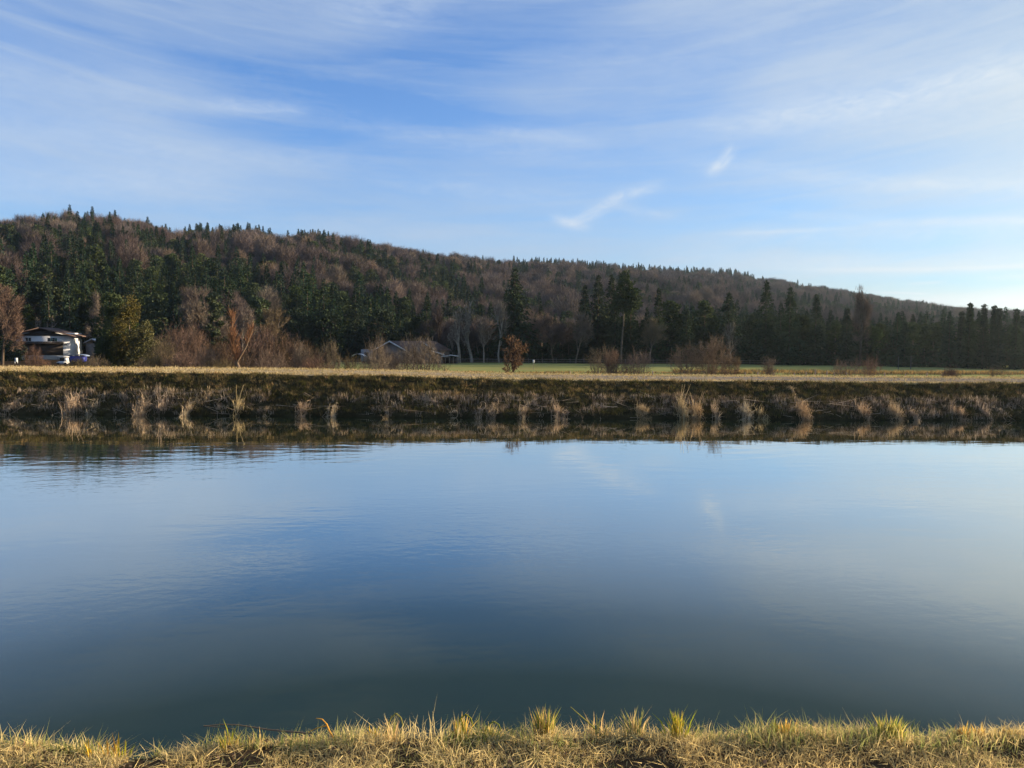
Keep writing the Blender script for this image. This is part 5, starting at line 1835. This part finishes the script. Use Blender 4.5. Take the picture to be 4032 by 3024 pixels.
for k, (px, yt, wd, n_, kd, lab) in enumerate(NEAR):
    g = np.random.default_rng(3000 + k)
    X0 = at(px, 2890, 3.05).x
    d = float(lip(np.array([X0]))[0]) - .02
    X0 = at(px, 2890, d).x
    z0 = float(near_z(np.array([X0]), np.array([d]))[0]) - .005
    h = hgt(px, yt, d, z0)
    w_ = wpx(wd, d) / 2
    b = MB()
    n_ = int(n_ * .8)
    bx, by = g.normal(0, w_ * .30, n_), g.normal(0, .02, n_)
    hh = h * (g.uniform(.3, .85, n_))
    hh[: max(2, n_ // 25)] = h * g.uniform(.9, 1.0, max(2, n_ // 25))
    out = bx / (w_ + 1e-6)
    if kd == 's':
        ln = np.stack([g.normal(0, .14, n_) * hh, g.normal(0, .1, n_) * hh], 1)
        hh *= .9
        m0, m1, bw = 0, 1, .0065
        bx = g.uniform(-w_, w_, n_)
    else:
        ln = np.stack([out * .35 * h + g.normal(0, .16, n_) * hh, g.normal(0, .12, n_) * hh], 1)
        m0, m1, bw = 1, 0, .0058
    mt = g.uniform(0, 1, n_) < .55
    B_ = np.stack([bx, by, np.zeros(n_)], 1)
    mats_ = [M['straw'], M['straw_green']] if kd == 'g' else [M['straw'], M['straw_brown']]
    b.blades(B_[mt], hh[mt], bw, ln[mt], 1 if kd == 'g' else 0, g, .6)
    b.blades(B_[~mt], hh[~mt], bw, ln[~mt], 0 if kd == 'g' else 1, g, .6)
    if 'arching' in lab:
        pts = [(-.02, 0, 0), (-.015, 0, h * .5), (0, 0, h * .8), (.02, 0, h * .93), (.04, 0, h * .8), (.05, 0, h * .5)]
        b.tubes([(pts[i_], pts[i_ + 1], .0028, .0026) for i_ in range(5)], 1, 4)
    if 'leaning left' in lab and 'long' in lab:
        b.tubes([((.03, 0, 0), (-.02, 0, h * .45), .003, .003), ((-.02, 0, h * .45), (-.11, 0, h * 1.05), .003, .0012)], 1, 4)
    o = b.obj('grass_tuft', mats_, None, (X0, d, z0))
    tag(o, lab, 'grass tuft', G_T)

# a bent straw and a fallen twig at the edge
X0 = at(1300, 2890, 3.04).x
z0 = float(near_z(np.array([X0]), np.array([3.03]))[0])
b = MB()
b.tubes([((.03, 0, 0), (.0, 0, .055), .0035, .0035), ((0, 0, .055), (-.012, 0, .085), .0035, .003), ((-.012, 0, .085), (-.03, 0, .105), .0025, .002), ((-.03, 0, .105), (-.055, 0, .108), .002, .001),
         ((-.01, 0, .078), (-.05, -.01, .072), .0028, .002), ((-.05, -.01, .072), (-.095, -.02, .052), .002, .001)], 0, 5)
tag(b.obj('bent_straw', [M['straw']], None, (X0, 3.03, z0)), 'bent pale straw with two drooping arms at the bank edge', 'straw')
X0, X1 = at(810, 2890, 3.05).x, at(1240, 2890, 3.05).x
b = MB()
pts = [np.array([X0 + (X1 - X0) * f, 3.03 + .02 * math.sin(f * 5), 2.425 - .02 * f + .004 * math.sin(f * 9)]) for f in np.linspace(0, 1, 8)]
b.tubes([(pts[i_], pts[i_ + 1], .0022 + .0006 * i_ * .3, .0024 + .0006 * i_ * .3) for i_ in range(7)] + [(pts[0] + np.array([0, 0, .003]), pts[1] + np.array([.06, 0, -.02]), .0016, .0018)], 0, 5)
tag(b.obj('fallen_twig', [M['bark']]), 'thin brown twig lying level along the left bank edge', 'twig')

# ================================================================== AIR
hm = bpy.data.materials.new('haze')
hm.use_nodes = True
T = NT(hm.node_tree)
pv = T.n('ShaderNodeVolumePrincipled', ins={'Color': (0.70, 0.86, 1.0, 1), 'Density': HAZE_D, 'Anisotropy': 0.7})
o_ = T.n('ShaderNodeOutputMaterial')
T.nt.links.new(pv.outputs[0], o_.inputs['Volume'])
hb = MB().box((0, 2900, 74), (7400, 6800, 160), 0)
ho_ = hb.obj('haze', [hm])
ho_['kind'] = 'stuff'
